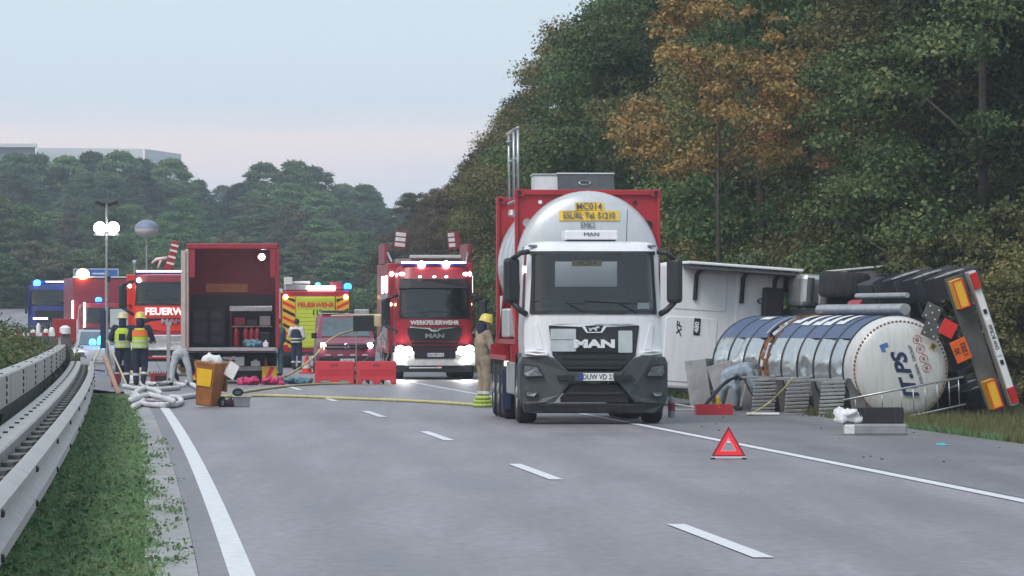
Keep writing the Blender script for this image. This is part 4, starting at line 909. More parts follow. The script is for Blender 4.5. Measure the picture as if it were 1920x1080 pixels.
# chassis, axles, wheels, bumper with lights
tb_(MB().box(-.5, -.4, .1, 8.6, .85, 1.2).box(.4, .5, .1, 8.6, .85, 1.2).box(-.4, .4, .4, .5, .9, 1.15).box(-.4, .4, 3, 3.1, .9, 1.15), 'chassis_frame', 'plastic_dark')
for y in (.95, 2.26, 3.57):
    for s in (-1, 1):
        w = wheel(trl, s*1.05, y, r=.52, w=.37, side=s)
        w.data.transform(RM); w.children[0].data.transform(RM)
    tb_(MB().tube([(-.9, y, .5), (.9, y, .5)], .08, 8), 'axle', 'black')
    tb_(MB().loft([[(x, y+.62*math.cos(t), .52+.62*math.sin(t)) for x in (.85, 1.27)] for t in [math.pi*k/10 for k in range(11)]], cap=False, closed=False), 'mudguard', 'plastic_dark')
bump = tb_(MB().box(-1.25, 1.25, -.32, -.12, .42, .58), 'rear_bumper', 'alu_dull', bevel=.01)
tb_(MB().box(-1.25, 1.25, -.335, -.325, .44, .56), 'bumper_face', 'white_print', bump)
tb_(MB().box(-1.25, 1.25, -.10, -.04, .60, .95), 'rear_board', 'galvanised_dark')
for s in (-1, 1):
    lb = tb_(MB().box(s*.68, s*1.2, -.35, -.1, .72, .92), 'chevron_board', 'reflex_yellow', bevel=.005) if s > 0 else tb_(MB().box(-1.2, -.68, -.35, -.1, .72, .92), 'chevron_board', 'reflex_yellow', bevel=.005)
    x0 = s*.94
    for a in ((x0-.26, x0+.26, .72, .745), (x0-.26, x0+.26, .895, .92), (x0-.26, x0-.235, .745, .895), (x0+.235, x0+.26, .745, .895)):
        tb_(MB().box(a[0], a[1], -.358, -.351, a[2], a[3]), 'red_border', 'reflex_red', lb)
    rl = tb_(MB().box(x0-.02 if s > 0 else -1.22, 1.22 if s > 0 else x0+.02, -.39, -.336, .43, .57), 'tail_light', 'red_lens', bump, bevel=.01)
pl_ = tb_(MB().box(-.32, .36, -.352, -.336, .455, .545), 'licence_plate', 'white_print', bump)
t = text('DW 8CR60', .095, 'ink', pl_, RM @ Vector((.02, -.358, .5)), sx=1.0); t.rotation_euler = (Matrix.Rotation(-ROLL, 3, 'Y') @ Matrix.Rotation(R(90), 3, 'X')).to_euler()
for x in (-.45, .5): tb_(MB().box(x-.04, x+.04, -.352, -.336, .47, .53), 'plate_lamp', 'black', bump)
# hose tube along the tank flank (now uppermost) and catwalk ribs
tube_ = tb_(MB().tube([(.93, .55, 1.62), (.93, 5.9, 1.62)], .10, 14), 'hose_tube', 'alu', smooth=True)
tb_(MB().tube([(1.12, .9, 1.4), (1.12, 4.0, 1.4)], .05, 8), 'hose_tube', 'alu', smooth=True)
# partly torn big white letters on the blue flank
for i, (y0, a0, a1) in enumerate([(1.75, 98, 124), (2.5, 96, 126), (3.15, 98, 126), (3.9, 96, 126), (4.65, 98, 122)]):
    shell(y0, y0+.32, a0, a1, 'flank_letter_stroke', 'white_print', r=RT+.016, n=6)
    shell(y0+.32, y0+.5, a1-7, a1, 'flank_letter_stroke', 'white_print', r=RT+.017, n=4)
shell(7.2, 7.9, 104, 113, 'flank_letter_stroke', 'white_print', r=RT+.016, n=4)
shell(6.0, 6.1, 84, 140, 'torn_edge', 'foil', r=RT+.03, n=10)
# walkway sections now hanging at the lower camera side: ribbed tops with side plates
for i, y0 in enumerate((.2, 2.5, 4.8)):
    gx = AX.x-RT+.12
    for k in range(10):
        MB().rbox((gx-.36-.012*k+.03*i, y0-.02*k, .60-.066*k), (.44, .06, .046), Matrix.Rotation(R(-2), 3, 'Y')).build('walkway_slat', 'alu_dull' if k % 2 == 0 else 'alu', trl, bevel=.008)
    MB().add([(gx, y0+.02, .66), (gx-.6, y0+.02, .66), (gx-.5, y0+1.0, .66), (gx+.1, y0+1.0, .66), (gx, y0+.02, .62), (gx-.6, y0+.02, .62), (gx-.5, y0+1.0, .62), (gx+.1, y0+1.0, .62)], [(0,1,2,3),(7,6,5,4),(0,4,5,1),(1,5,6,2),(2,6,7,3),(3,7,4,0)]).build('walkway_top', 'alu', trl)
    MB().add([(gx-.13, y0-.03, .68), (gx+.12, y0-.0, .64), (gx+.22, y0-.25, -.1), (gx-.08, y0-.27, -.1), (gx-.13, y0-.07, .68), (gx+.12, y0-.04, .64), (gx+.22, y0-.29, -.1), (gx-.08, y0-.31, -.1)], [(0,1,2,3),(7,6,5,4),(0,4,5,1),(1,5,6,2),(2,6,7,3),(3,7,4,0)]).build('walkway_side_plate', 'galvanised_dark', trl)
# bent aluminium side panels at the front
for i, (x, y, tilt, w, h) in enumerate([(-1.38, 8.6, -6, .42, 1.0), (-1.02, 7.9, -16, .5, .95), (-.75, 7.0, 14, .36, .7)]):
    MB().rbox((0, 0, h/2), (w, .04, h), Matrix.Rotation(R(tilt), 3, 'Y') @ Matrix.Rotation(R(-8), 3, 'X')).build('bent_panel', 'alu_dull', trl, loc=(x, y, -.05), bevel=.01)
# folding handrail lying along the ground in front of the end
hrr = MB(); a0, a1 = Vector((-1.22, -.55, .30)), Vector((1.05, -.35, .70))
hrr.tube([a0, a1], .02, 6); b0, b1 = Vector((-.15, -.55, -.02)), Vector((1.1, -.35, .22)); hrr.tube([b0, b1], .016, 6)
for t in (.1, .32, .48, .58, .68, .78, .88, .96):
    q = a0.lerp(a1, t); hrr.tube([q, q+Vector((.02, 0, -.46 if t > .4 else -.3))], .011, 5)
hrr.build('handrail', 'alu', trl, smooth='all')
tb_(MB().box(-.15, .15, 5.0, 5.6, .55, .85), 'landing_gear', 'galvanised_dark'); 
for s in (-1, 1): tb_(MB().box(s*.7-.06, s*.7+.06, 6.4, 6.55, .2, 1.0), 'landing_leg', 'galvanised_dark')
tb_(MB().box(.55, 1.22, 4.3, 5.2, .55, 1.0), 'tool_box', 'plastic_dark', bevel=.03); tb_(MB().lathe([(.13, 0), (.13, .8)], 14, Matrix.Translation((.75, 5.4, .9)) @ Matrix.Rotation(R(-90), 4, 'X')), 'air_tank', 'container_red')

# ================================================================== overturned tractor unit
DA = 103.0
tr2 = thing('overturned_tractor', 'white tractor cab lying on its side behind the tanker, back wall towards the road', 'truck', ((1500-HX)/F*DA, DA, 0), R(9))
RM2 = Matrix.Translation((.75, 0, 1.36)) @ Matrix.Rotation(-R(86), 4, 'Y')
def t2(mb, name, m, parent=None, **kw): return mb.xf(RM2).build(name, m, parent or tr2, **kw)
cabw = t2(MB().box(-1.24, 1.24, 0, 2.2, 1.15, 3.75), 'cab_body', 'white_paint', bevel=.06)
for x0, x1, z0, z1 in ((-1.1, -.15, 1.35, 2.25), (-.05, 1.15, 1.35, 2.1), (-1.1, .2, 2.45, 3.5), (.35, 1.1, 2.3, 3.4)):
    t2(MB().prism(rrect(x0, x1, z0, z1, .08, 3), lambda x, z: (x, -.018, z), lambda x, z: (x, .02, z)), 'back_panel', 'white_paint', cabw, bevel=.012)
t2(MB().box(1.24, 1.30, -.85, 1.9, .95, 3.3), 'side_fairing', 'white_paint', bevel=.02)
t2(MB().box(1.16, 1.22, -.8, .05, 1.0, 3.2), 'fairing_liner', 'galvanised_dark')
for z in (1.35, 2.0, 2.95): t2(MB().tube([(.55, -.05, z), (1.05, -.05, z), (1.17, -.12, z-.06), (1.2, -.6, z-.18)], .045, 8), 'fairing_bracket', 'black')
t2(MB().box(-1.3, -1.24, -.6, 1.9, .95, 3.0), 'side_fairing', 'plastic_grey', bevel=.02)
t2(MB().box(-1.25, -.6, -.5, 1.8, .9, 2.7).box(-1.35, -1.2, -.55, -.45, 1.0, 2.6), 'lower_fairing', 'plastic_grey', bevel=.05)
t2(MB().lathe([(.11, 0), (.14, .02), (.11, .04)], 18, Matrix.Translation((.62, -.06, 1.55)) @ Matrix.Rotation(R(90), 4, 'X') @ Matrix.Diagonal((.5, 1, 1, 1)), cap=False), 'hose_ring', 'black')
badge = t2(MB().box(-.15, .19, -.032, -.02, 2.80, 2.93), 'badge', 'ink', cabw)
rr_ = (Matrix.Rotation(-R(86), 3, 'Y') @ Matrix.Rotation(R(90), 3, 'X')).to_euler()
t = text('480', .12, 'white_print', badge, RM2 @ Vector((.01, -.036, 2.87)), sx=1.2, bold=.004); t.rotation_euler = rr_
t = text('XF', .14, 'ink', cabw, RM2 @ Vector((-.06, -.022, 3.22)), sx=1.6, shear=.3, bold=.004); t.rotation_euler = rr_
t2(MB().box(-.5, -.38, -3.6, 1.5, .75, 1.05).box(.38, .5, -3.6, 1.5, .75, 1.05).box(-.38, .38, -3.3, -3.2, .8, 1.0), 'chassis_frame', 'plastic_dark')
for y in (-2.6,):
    for s in (-1, 1):
        w = wheel(tr2, s*1.0, y, r=.5, w=.5, side=s); w.data.transform(RM2); w.children[0].data.transform(RM2)
for s in (-1, 1):
    w = wheel(tr2, s*1.03, .9, r=.5, w=.32, side=s); w.data.transform(RM2); w.children[0].data.transform(RM2)
t2(MB().box(.55, 1.2, -1.5, -.1, .55, 1.1), 'fuel_tank', 'alu', bevel=.1)
t2(MB().box(.2, .9, -.35, -.05, 1.2, 1.6), 'air_filter', 'black', bevel=.04)
# loose dark mudguard sheet rising behind the tank
t2(MB().add([(.35, -2.2, .9), (1.25, -1.9, .75), (1.5, -2.5, -.75), (.4, -2.8, -.8), (.35, -2.25, .9), (1.25, -1.95, .75), (1.5, -2.55, -.75), (.4, -2.85, -.8)], [(0,1,2,3),(7,6,5,4),(0,4,5,1),(1,5,6,2),(2,6,7,3),(3,7,4,0)]), 'torn_mudguard', 'plastic_dark')
t2(MB().tube([(1.25, -1.98, .75), (1.5, -2.58, -.75)], .03, 6), 'mudguard_edge', 'alu_dull')
for q, z in enumerate((.95, .75, .6)): t2(MB().lathe([(.07, 0), (.07, .5)], 12, Matrix.Translation((.62, -1.6-.2*q, z)) @ Matrix.Rotation(R(90), 4, 'Y')), 'brake_cylinder', 'alu_dull' if q else 'plastic_grey')
t2(MB().lathe([(.1, 0), (.1, .05)], 12, Matrix.Translation((1.1, -2.7, .1)) @ Matrix.Rotation(R(90), 4, 'X')), 'tail_light', 'red_lens')
# ================================================================== fire and rescue vehicles
pbr('reflex_lime', (.62, .70, .06), .4, 0, .05, 3); pbr('blue_paint', (.02, .035, .20), .35, 0, .06, coat=.3); pbr('dark_red_wall', (.16, .018, .03), .6, 0, .12, 3); pbr('dark_wall', (.030, .032, .040), .6, 0, .15)
pbr('pale_door', (.60, .50, .46), .5, 0, .08); pbr('van_red', (.26, .035, .07), .3, 0, .05, coat=.4); pbr('stripe_white', (.75, .75, .75), .4)
lamp_mat('screen_red', (.9, .05, .05), 1.0)
def disc(parent, p, r, m, name, axis='Y', th=.02, n=16, sc=1):
    rot = Matrix.Rotation(R(90), 4, 'X') if axis == 'Y' else Matrix()
    return MB().lathe([(r, 0), (r, th), (r*.5, th*1.3), (.001, th*1.35)], n, Matrix.Translation(p) @ rot @ Matrix.Diagonal((1, sc, 1, 1)), cap=True).build(name, m, parent, smooth=True)
def lift(objs, dz):
    for o in objs: o.location.z += dz
def beacon(parent, p, m='lamp_blue', r=.09, h=.14):
    return MB().lathe([(r*.9, 0), (r, h*.2), (r*.92, h*.75), (r*.5, h), (.001, h*1.02)], 14, Matrix.Translation(p)).build('beacon', m, parent, smooth=True)
def heading(y): return math.atan2(-(xd(y+1)-xd(y-1))/2, 1)

# ---- works fire engine with blazing headlights (faces the camera)
D1 = 150.0
w1 = thing('works_fire_engine', 'red works fire engine with blazing headlights facing the camera beside the white truck', 'fire engine', ((815-HX)/F*D1, D1, 0), heading(D1))
man_cab(w1, 'fire_red', True, 0, 1.9, ws=(1.78, 2.66), z0=.70, rz=3.30, back=False)
panel([(-1.02, 2.66), (1.02, 2.66), (1.0, 2.95), (-1.0, 2.95)], .10, .05).build('sun_visor', 'black', w1, bevel=.02)
for x in (-.95, -.42, 0, .35, .92): disc(w1, (x, .16, 3.0 if abs(x) < .6 else 3.08), .05 if abs(x) < .6 else .09, 'lamp_soft', 'roof_marker', sc=.6)
g = panel([(-.8, 1.50), (.8, 1.50), (.78, 1.30), (.62, .92), (-.62, .92), (-.78, 1.30)], .03, .05).build('grille', 'black', w1)
text('MAN', .17, 'chrome', g, (0, -.04, 1.27), sx=1.5, extrude=.01, bold=.008)
panel([(-.72, 1.545), (-.12, 1.50), (-.08, 1.44), (.08, 1.44), (.12, 1.50), (.72, 1.545), (.72, 1.515), (.15, 1.46), (.1, 1.40), (-.1, 1.40), (-.15, 1.46), (-.72, 1.515)], .05, 0).build('chrome_trim', 'chrome', w1)
lion(w1, (0, -.055, 1.47), .12)
text('WERKFEUERWEHR', .17, 'white_print', w1, (0, -.005, 1.655), sx=.98, bold=.006, extrude=.01)
for z in (1.12, 1.02): panel([(-.7, z), (.7, z), (.68, z-.03), (-.68, z-.03)], .045, 0).build('grille_bar', 'fire_red', g)
bb_ = MB(); f_ = lambda x, z: fyc(x, .8)-.12
bb_.prism(dens([(-1.2, .78), (-.75, .88), (-.55, .80), (-.42, .62), (.42, .62), (.55, .80), (.75, .88), (1.2, .78), (1.2, .40), (-1.2, .40)]), lambda x, z: (x, f_(x, z), z), lambda x, z: (x, .6, z))
bm1 = bb_.build('bumper', 'stripe_white', w1, bevel=.02)
MB().box(-.6, .6, -.14, .1, .88, .62).build('lower_grille', 'black', w1)
plate_eu(bm1, 'DU WF 112', (0, -.17, .72), .52, .11)
for s in (-1, 1):
    h_ = MB().prism([(s*.62, .98), (s*1.14, 1.02), (s*1.16, .72), (s*.75, .66)], lambda x, z: (x, f_(x, z)-.02, z), lambda x, z: (x, f_(x, z)+.1, z)).build('headlight', 'chrome', w1)
    disc(h_, (s*.80, f_(s*.8, .8)-.03, .84), .125, 'lamp_flood', 'bulb'); disc(h_, (s*1.03, f_(s*1.03, .8)-.03, .88), .115, 'lamp_flood', 'bulb')
    disc(h_, (s*.95, f_(s*.95, .8)-.03, .64), .07, 'lamp_white', 'bulb')
    sp = bpy.data.lights.new('headlight_beam', 'SPOT'); sp.energy = 160; sp.spot_size = R(70); sp.spot_blend = .8; sp.shadow_soft_size = .12; so = bpy.data.objects.new('headlight_beam', sp); col.objects.link(so); so.parent = h_; so.location = (s*.9, -.25, .84); so.rotation_euler = (R(88), 0, R(180))
    mirror(w1, s, z0=1.55, z1=2.35, x=1.42)
    wheel(w1, s*1.03, 1.15, r=.5, w=.34, side=s)
    for y in (4.8, 6.1): wheel(w1, s*1.0, y, r=.5, w=.5, side=s)
MB().box(-1.1, 1.1, -.05, .5, .22, .42).build('underrun_bar', 'plastic_dark', w1)
MB().tube([(-.75, -.16, .34), (.2, -.16, .34)], .03, 6).build('tow_chain', 'alu', w1)
disc(w1, (.12, -.14, .36), .06, 'signal_red', 'tow_hook')
lb = MB().box(-.95, .95, .45, .8, 3.33, 3.45).build('light_bar', 'euro_blue', w1, bevel=.03)
MB().box(-.95, .95, .43, .449, 3.40, 3.44).build('led_strip', 'lamp_strip', lb)
for x in (-.36, .36): disc(lb, (x, .42, 3.36), .105, 'lamp_white', 'spotlight')
box1 = MB().box(-1.25, 1.25, 2.0, 8.2, .75, 3.42).build('body', 'fire_red', w1, bevel=.03)
MB().box(-1.0, 1.0, 2.05, 7.8, 3.42, 3.55).build('roof_rack', 'alu_dull', w1)
MB().box(-.6, .9, 1.9, 2.3, 3.56, 3.66).build('roof_box', 'pale_window', w1, bevel=.02)
for s in (-1, 1):
    wp = MB().box(s*1.24-.05, s*1.24+.05, 3.2, 6.6, 3.43, 4.02).build('raised_flap', 'fire_red_dull', w1)
    wp.data.transform(Matrix.Identity(4))
    tp = MB().box(s*1.22-.2, s*1.22+.16, 3.3, 3.36, 3.75, 4.28).build('flap_panel', 'fire_red_dull', w1); tp.rotation_euler = (0, R(-6*s), 0)
    for zz in (3.82, 3.98, 4.13): MB().box(s*1.22-.17, s*1.22+(.02 if s > 0 else .13), 3.285, 3.299, zz, zz+.11).build('reflective_patch', 'stripe_white', tp)
    MB().tube([(s*1.1, 2.6, 3.45), (s*1.2, 3.2, 3.75)], .03, 6).build('flap_strut', 'alu', w1)
    for y in (2.4, 4.4):
        MB().box(s*1.253-.004, s*1.253+.004, y, y+1.7, 1.0, 3.0).build('roller_shutter', 'alu_dull', box1)
        MB().box(s*1.27-.02, s*1.27+.02, y+.1, y+.5, 2.55, 3.05).build('scene_light', 'lamp_soft', box1)
    disc(w1, (s*1.15, 1.95, 3.1), .07, 'lamp_soft', 'corner_light'); disc(w1, (s*1.18, 1.95, 2.2), .05, 'lamp_warm', 'side_lamp')
MB().box(-.45, .45, .6, 8.0, .45, .75).build('chassis_frame', 'plastic_dark', w1)

# ---- FEUERWEHR truck behind the hi-vis pair
D2 = 160.0
w2 = thing('rescue_fire_truck', 'bright red fire truck lettered FEUERWEHR behind the two hi-vis figures', 'fire engine', ((316-HX)/F*D2, D2, 0), heading(D2))
man_cab(w2, 'signal_red', True, 0, 1.9, ws=(1.78, 2.50), z0=.75, rz=2.74, roofpaint='fire_red_dull', back=False)
lift([c for c in w2.children], .42)
k0 = len(w2.children)
text('FEUERWEHR', .30, 'stripe_white', w2, (.15, -.03, 2.0), sx=1.05, bold=.012, extrude=.01).data.materials[0] = lamp_mat('glow_letter', (1, .92, .92), .5)  # letters carry a faint emission of their own, though no lamp sits there
g = panel([(-.85, 1.80), (1.0, 1.80), (.95, 1.25), (-.8, 1.25)], .03, .05).build('grille', 'black', w2)
text('MAN', .2, 'chrome', g, (.1, -.045, 1.70), sx=1.5, bold=.008, extrude=.01)
panel([(-.75, 1.40), (.8, 1.40), (.8, 1.27), (-.75, 1.27)], .05, 0).build('red_bar', 'fire_red', g)
bm2 = MB().prism(dens([(-1.22, 1.18), (-.6, 1.28), (.6, 1.28), (1.22, 1.18), (1.22, .80), (-1.22, .80)]), lambda x, z: (x, f_(x, z)-.05, z), lambda x, z: (x, .5, z)).build('bumper', 'stripe_white', w2, bevel=.03)
for s in (-1, 1):
    disc(bm2, (s*.9, f_(s*.9, 1)-.06, 1.0), .1, 'black', 'lamp_socket'); disc(bm2, (s*.55, f_(s*.55, 1)-.06, 1.08), .07, 'black', 'lamp_socket')
    mirror(w2, s, z0=2.1, z1=2.85, x=1.42); wheel(w2, s*1.03, 1.15, r=.55, w=.36, side=s); wheel(w2, s*1.0, 5.0, r=.55, w=.5, side=s)
    MB().box(s*1.05-.14, s*1.05+.14, .2, .5, 2.62, 3.05).build('cab_corner', 'signal_red', w2, bevel=.05) if False else None
plate_eu(bm2, 'DU FW 3053', (.25, -.20, 1.0), .52, .11)
MB().box(-1.1, 1.1, -.12, .3, .45, .8).build('winch_housing', 'black', w2, bevel=.02)
MB().box(-1.05, 1.05, -.16, -.12, .55, .6).build('hazard_strip', 'reflex_red', w2)
MB().box(-.5, .5, -.165, -.121, .601, .63).build('hazard_strip', 'stripe_white', w2)
lb2 = MB().box(-1.0, 1.0, .45, .75, 3.19, 3.3).build('light_bar', 'euro_blue', w2, bevel=.03); MB().box(-1.0, 1.0, .43, .449, 3.24, 3.29).build('led_strip', 'lamp_strip', lb2)
disc(w2, (-.92, .12, 2.98), .075, 'lamp_soft', 'work_light'); disc(w2, (-1.2, .3, 2.8), .06, 'lamp_soft', 'work_light')
MB().box(-1.25, 1.25, 2.1, 7.6, .9, 3.15).build('body', 'signal_red', w2, bevel=.03)
MB().box(-1.30, -1.02, 2.0, 2.1, 2.2, 3.18).build('body_corner', 'signal_red', w2, bevel=.04)
MB().tube([(-1.05, .7, 3.16), (-1.05, .7, 3.55)], .03, 6).lathe([(.06, 0), (.08, .05), (.06, .12)], 10, Matrix.Translation((-1.05, .7, 3.5))).build('intake_stack', 'alu', w2)
cr = MB().tube([(.05, 4.0, 3.1), (.02, 4.0, 3.5)], .16, 10).build('crane_column', 'fire_red_dull', w2, smooth=True)
MB().rbox((.15, 4.0, 3.80), (.22, .3, .95), Matrix.Rotation(R(14), 3, 'Y')).build('crane_boom', 'fire_red', w2, bevel=.02)
for zz in (3.55, 3.75, 3.95, 4.12): MB().rbox((.08+(zz-3.5)*.25, 3.83, zz), (.24, .03, .07), Matrix.Rotation(R(14), 3, 'Y')).build('reflective_patch', 'stripe_white', cr)
MB().tube([(0, 3.9, 3.72), (-.35, 3.9, 3.68), (-.5, 3.9, 3.55)], [.06, .05, .03], 8).tube([(-.2, 3.9, 3.66), (-.3, 3.9, 3.4)], .04, 6).build('crane_arm', 'stripe_white', w2, smooth='all')

# ---- open box truck seen from behind
D3 = 140.0
w3 = thing('box_truck', 'red box truck with its rear wide open, dark doors and bottles inside', 'truck', ((436-HX)/F*D3, D3, 0), R(3.2))
fl_z, tp_z, hw3, L3 = .98, 3.76, 1.235, 5.2
MB().box(-hw3, -hw3+.06, .0, L3, fl_z, tp_z).build('side_wall', 'fire_red_dull', w3); MB().box(hw3-.06, hw3, .0, L3, fl_z, tp_z).build('side_wall', 'fire_red_dull', w3)
MB().box(-hw3, hw3, .0, L3, tp_z, tp_z+.05).build('roof', 'fire_red', w3); MB().box(-hw3, hw3, 0, L3, fl_z-.14, fl_z).build('load_floor', 'alu_dull', w3)
MB().box(-hw3+.06, hw3-.06, 2.6, 2.66, 2.05+.38, tp_z).build('inner_wall', 'dark_red_wall', w3)
MB().box(-hw3+.06, hw3-.06, 2.58, 2.64, fl_z, 2.44).build('inner_wall', 'dark_wall', w3)
for x0, x1, nm in ((-hw3+.005, -hw3+.065, 'wall_lining'), (hw3-.065, hw3-.005, 'wall_lining')): MB().box(x0+.003, x1-.003 if x0 > 0 else x1+.006, .06, 2.55, fl_z+.02, tp_z-.02).build(nm, 'dark_red_wall', w3)
MB().box(-hw3-.012, hw3+.012, -.05, .08, tp_z-.10, tp_z+.06).build('rear_header', 'fire_red', w3, bevel=.03)
for s in (-1, 1):
    MB().box(s*hw3-.04, s*hw3+.04, -.045, .06, fl_z, tp_z-.10).build('rear_post', 'pale_door' if s < 0 else 'fire_red', w3, bevel=.01)
    MB().box(s*1.10-.075, s*1.10+.075, -.03, .0, 2.9, tp_z-.11).build('hanging_flap', 'fire_red', w3)
dr = MB().box(-1.40, -1.275, -.1, .25, .95, 3.62).build('folded_door', 'pale_door', w3, bevel=.01)
MB().box(-.74, .42, 2.54, 2.575, 2.50, 2.74).build('wooden_bar', pbr('wood_ochre', (.32, .15, .06), .6), w3)
for x0 in (-1.12, -.66):     # two dark cabinet doors with recessed fields
    d_ = MB().box(x0, x0+.45, 2.30, 2.36, fl_z+.05, 2.08).build('cabinet_door', 'dark_wall', w3, bevel=.01)
    for z0, z1 in ((1.10, 1.30), (1.38, 1.68), (1.76, 1.98)):
        MB().box(x0+.06, x0+.36, 2.285, 2.299, z0, z1).build('door_field', 'plastic_grey', d_, bevel=.01)
MB().box(-.08, 1.10, 2.2, 2.28, 1.98, 2.12).build('shelf_edge', 'alu', w3, bevel=.01)
MB().box(-.06, -.02, 2.2, 2.5, fl_z, 1.98).build('shelf_divider', 'dark_red_wall', w3)
for i, x in enumerate((.1, .36, .52, .68)):
    e_ = MB().lathe([(.07, 0), (.08, .03), (.08, .42), (.05, .5), (.025, .52), (.025, .57)], 14, Matrix.Translation((x, 2.0, fl_z+.0))).build('fire_extinguisher', 'fire_red', w3, smooth=True)
MB().box(.75, 1.05, 1.6, 1.95, fl_z, 1.4).build('black_crate', 'black', w3, bevel=.03)
for i, (x, z, w_, h_, m_) in enumerate(((.05, 1.5, .3, .22, 'tray_red'), (.4, 1.5, .28, .16, 'plastic_grey'), (.75, 1.5, .3, .26, 'alu_dull'))):
    if m_ == 'tray_red': m_ = 'fire_red_dull'
    MB().box(x, x+w_, 2.25, 2.5, z+.08, z+.08+h_).build('storage_box', m_, w3, bevel=.015)
MB().box(-.04, 1.1, 2.22, 2.52, 1.54, 1.57).build('shelf_board', 'alu_dull', w3)
il = disc(w3, (.80, .9, 3.46), .085, 'lamp_white', 'interior_lamp'); pl0 = bpy.data.lights.new('interior_glow', 'POINT'); pl0.energy = 45; pl0.shadow_soft_size = .08; po = bpy.data.objects.new('interior_glow', pl0); col.objects.link(po); po.parent = il; po.location = (.80, .8, 3.44); MB().box(1.06, 1.12, .1, .2, 2.95, 3.62).build('light_strip', 'lamp_soft', w3)
MB().box(-1.2, 1.15, -.75, -.02, .86, .97).build('tail_lift', 'fire_red_dull', w3, bevel=.01); MB().box(-1.2, 1.15, -.78, -.751, .90, .985).build('tail_lift_edge', 'alu', w3)
MB().box(-1.15, 1.25, -.25, .15, .36, .48).build('underrun_bar', 'alu_dull', w3, bevel=.02)
for s in (-1, 1):
    c_ = MB().box(s*1.0-.2, s*1.0+.2, -.29, -.255, .02+.08, .47).build('chevron_panel', 'reflex_yellow', w3)
    MB().add([(s*1.15, -.293, .46), (s*1.02, -.293, .46), (s*.86, -.293, .12), (s*.99, -.293, .12)], [(0,1,2,3)]).build('red_stripe', 'reflex_red', c_)
    for y in (3.5,): wheel(w3, s*.98, y, r=.46, w=.5, side=s)
    wheel(w3, s*.98, 6.6, r=.46, w=.3, side=s)
MB().box(-.9, .9, .1, 5.2, .45, .8).build('chassis_frame', 'black', w3)
MB().box(-1.1, 1.1, 5.4, 7.2, .7, 2.7).build('cab_body', 'fire_red', w3, bevel=.1)
MB().box(-.80, .80, -.1, .3, .1, .35).build('black_flap', 'black', w3)

# ---- yellow-backed engine
D4 = 188.0
w4 = thing('rear_facing_engine', 'fire engine seen from behind with lime yellow shutter reading FEUERWEHR 112', 'fire engine', ((592-HX)/F*D4, D4, 0), heading(D4))
b4 = MB().box(-1.25, 1.25, 0, 6.5, .55, 2.83).build('body', 'fire_red', w4, bevel=.05)
sh = MB().box(-.72, .70, -.03, .0, .75, 2.62).build('roller_shutter', 'reflex_lime', w4)
for k in range(12): MB().box(-.70, .68, -.045, -.031, .80+.15*k, .93+.15*k).build('shutter_slat', 'reflex_lime', sh, bevel=.008)
text('FEUERWEHR', .25, 'reflex_red', sh, (0, -.055, 2.30), sx=.95, bold=.008); text('112', .26, 'logo_navy', sh, (.05, -.055, 2.02), bold=.008)
for s in (-1, 1):
    cb = MB().box(s*.98-.24, s*.98+.24, -.025, .0, .75, 2.62).build('chevron_panel', 'reflex_yellow', w4)
    for k in range(7):
        z = .78+.27*k; MB().add([(s*.76, -.029, z), (s*1.2, -.029, z+.22 if z+.22 < 2.6 else 2.6), (s*1.2, -.029, min(2.61, z+.34)), (s*.76, -.029, z+.12)][::s], [(0,1,2,3)]).build('black_stripe', 'black' if k % 2 == 0 else 'reflex_red', cb)
    disc(w4, (s*1.1, -.03, 2.60), .085, 'lamp_amber', 'amber_light'); MB().box(s*1.1-.08, s*1.1+.08, -.05, 0, .6, .85).build('tail_light', 'red_lens', w4)
    wheel(w4, s*1.0, 1.8, r=.5, w=.5, side=s); wheel(w4, s*1.0, 5.6, r=.5, w=.34, side=s)
MB().box(-.3, .72, -.06, .1, 2.86, 3.0).build('led_strip', 'lamp_soft', w4)
beacon(w4, (1.18, .3, 2.9), 'lamp_blue', .14, .2); beacon(w4, (.1, .8, 2.98), 'lamp_cyan', .10, .14)
MB().box(-1.1, -.2, .2, 3, 2.85, 3.05).build('roof_box', 'alu', w4, bevel=.02); MB().box(.55, 1.0, .2, 1.4, 2.86, 3.15).build('roof_box', 'fire_red_dull', w4, bevel=.03)
MB().tube([(-1.0, .3, 3.12), (-.2, .3, 3.14)], .05, 8).build('ladder_end', 'stripe_white', w4)
MB().box(-1.55, -1.30, -.1, .4, .7, 2.75).build('open_side_door', 'stripe_white', w4, bevel=.03); MB().box(-1.58, -1.2, -.1, .4, 2.75, 2.9).build('door_hood', 'pale_window', w4, bevel=.03)
MB().box(-1.15, -.85, .0, .5, 3.05, 3.32).build('white_case', 'stripe_white', w4, bevel=.02)
MB().box(-1.2, 1.2, -.15, .1, .45, .58).build('rear_step', 'plastic_dark', w4)

# ---- red van with lit headlights
D5 = 166.0
w5 = thing('red_van', 'dark red van with lit headlights behind the red water barriers', 'van', ((650-HX)/F*D5, D5, 0), heading(D5))
prof5 = [(0.02, .28), (-.02, .5), (0, .8), (.06, 1.0), (.25, 1.08), (.85, 1.18), (1.45, 1.82), (1.75, 1.95), (4.6, 1.97), (4.85, 1.8), (4.9, .4), (4.6, .28)]
def wz(z): return float(np.interp(z, [.28, .6, 1.1, 1.9, 2.0], [.90, .95, .94, .80, .74]))
v5 = MB().loft([[((-1+2*k/6)*wz(z), y+ (.10*abs(-1+2*k/6)**4 if y < 1 else 0), z) for y, z in prof5] for k in range(7)]).build('body', 'van_red', w5, smooth=True, bevel=.02)
MB().add([(-.80, .90, 1.20), (.80, .90, 1.20), (.70, 1.42, 1.80), (-.70, 1.42, 1.80)], [(0,1,2,3)]).build('windscreen', pbr('dark_glass', (.10, .14, .16), .06, 0, .2, 2, coat=1), w5).location = (0, -.03, .015)
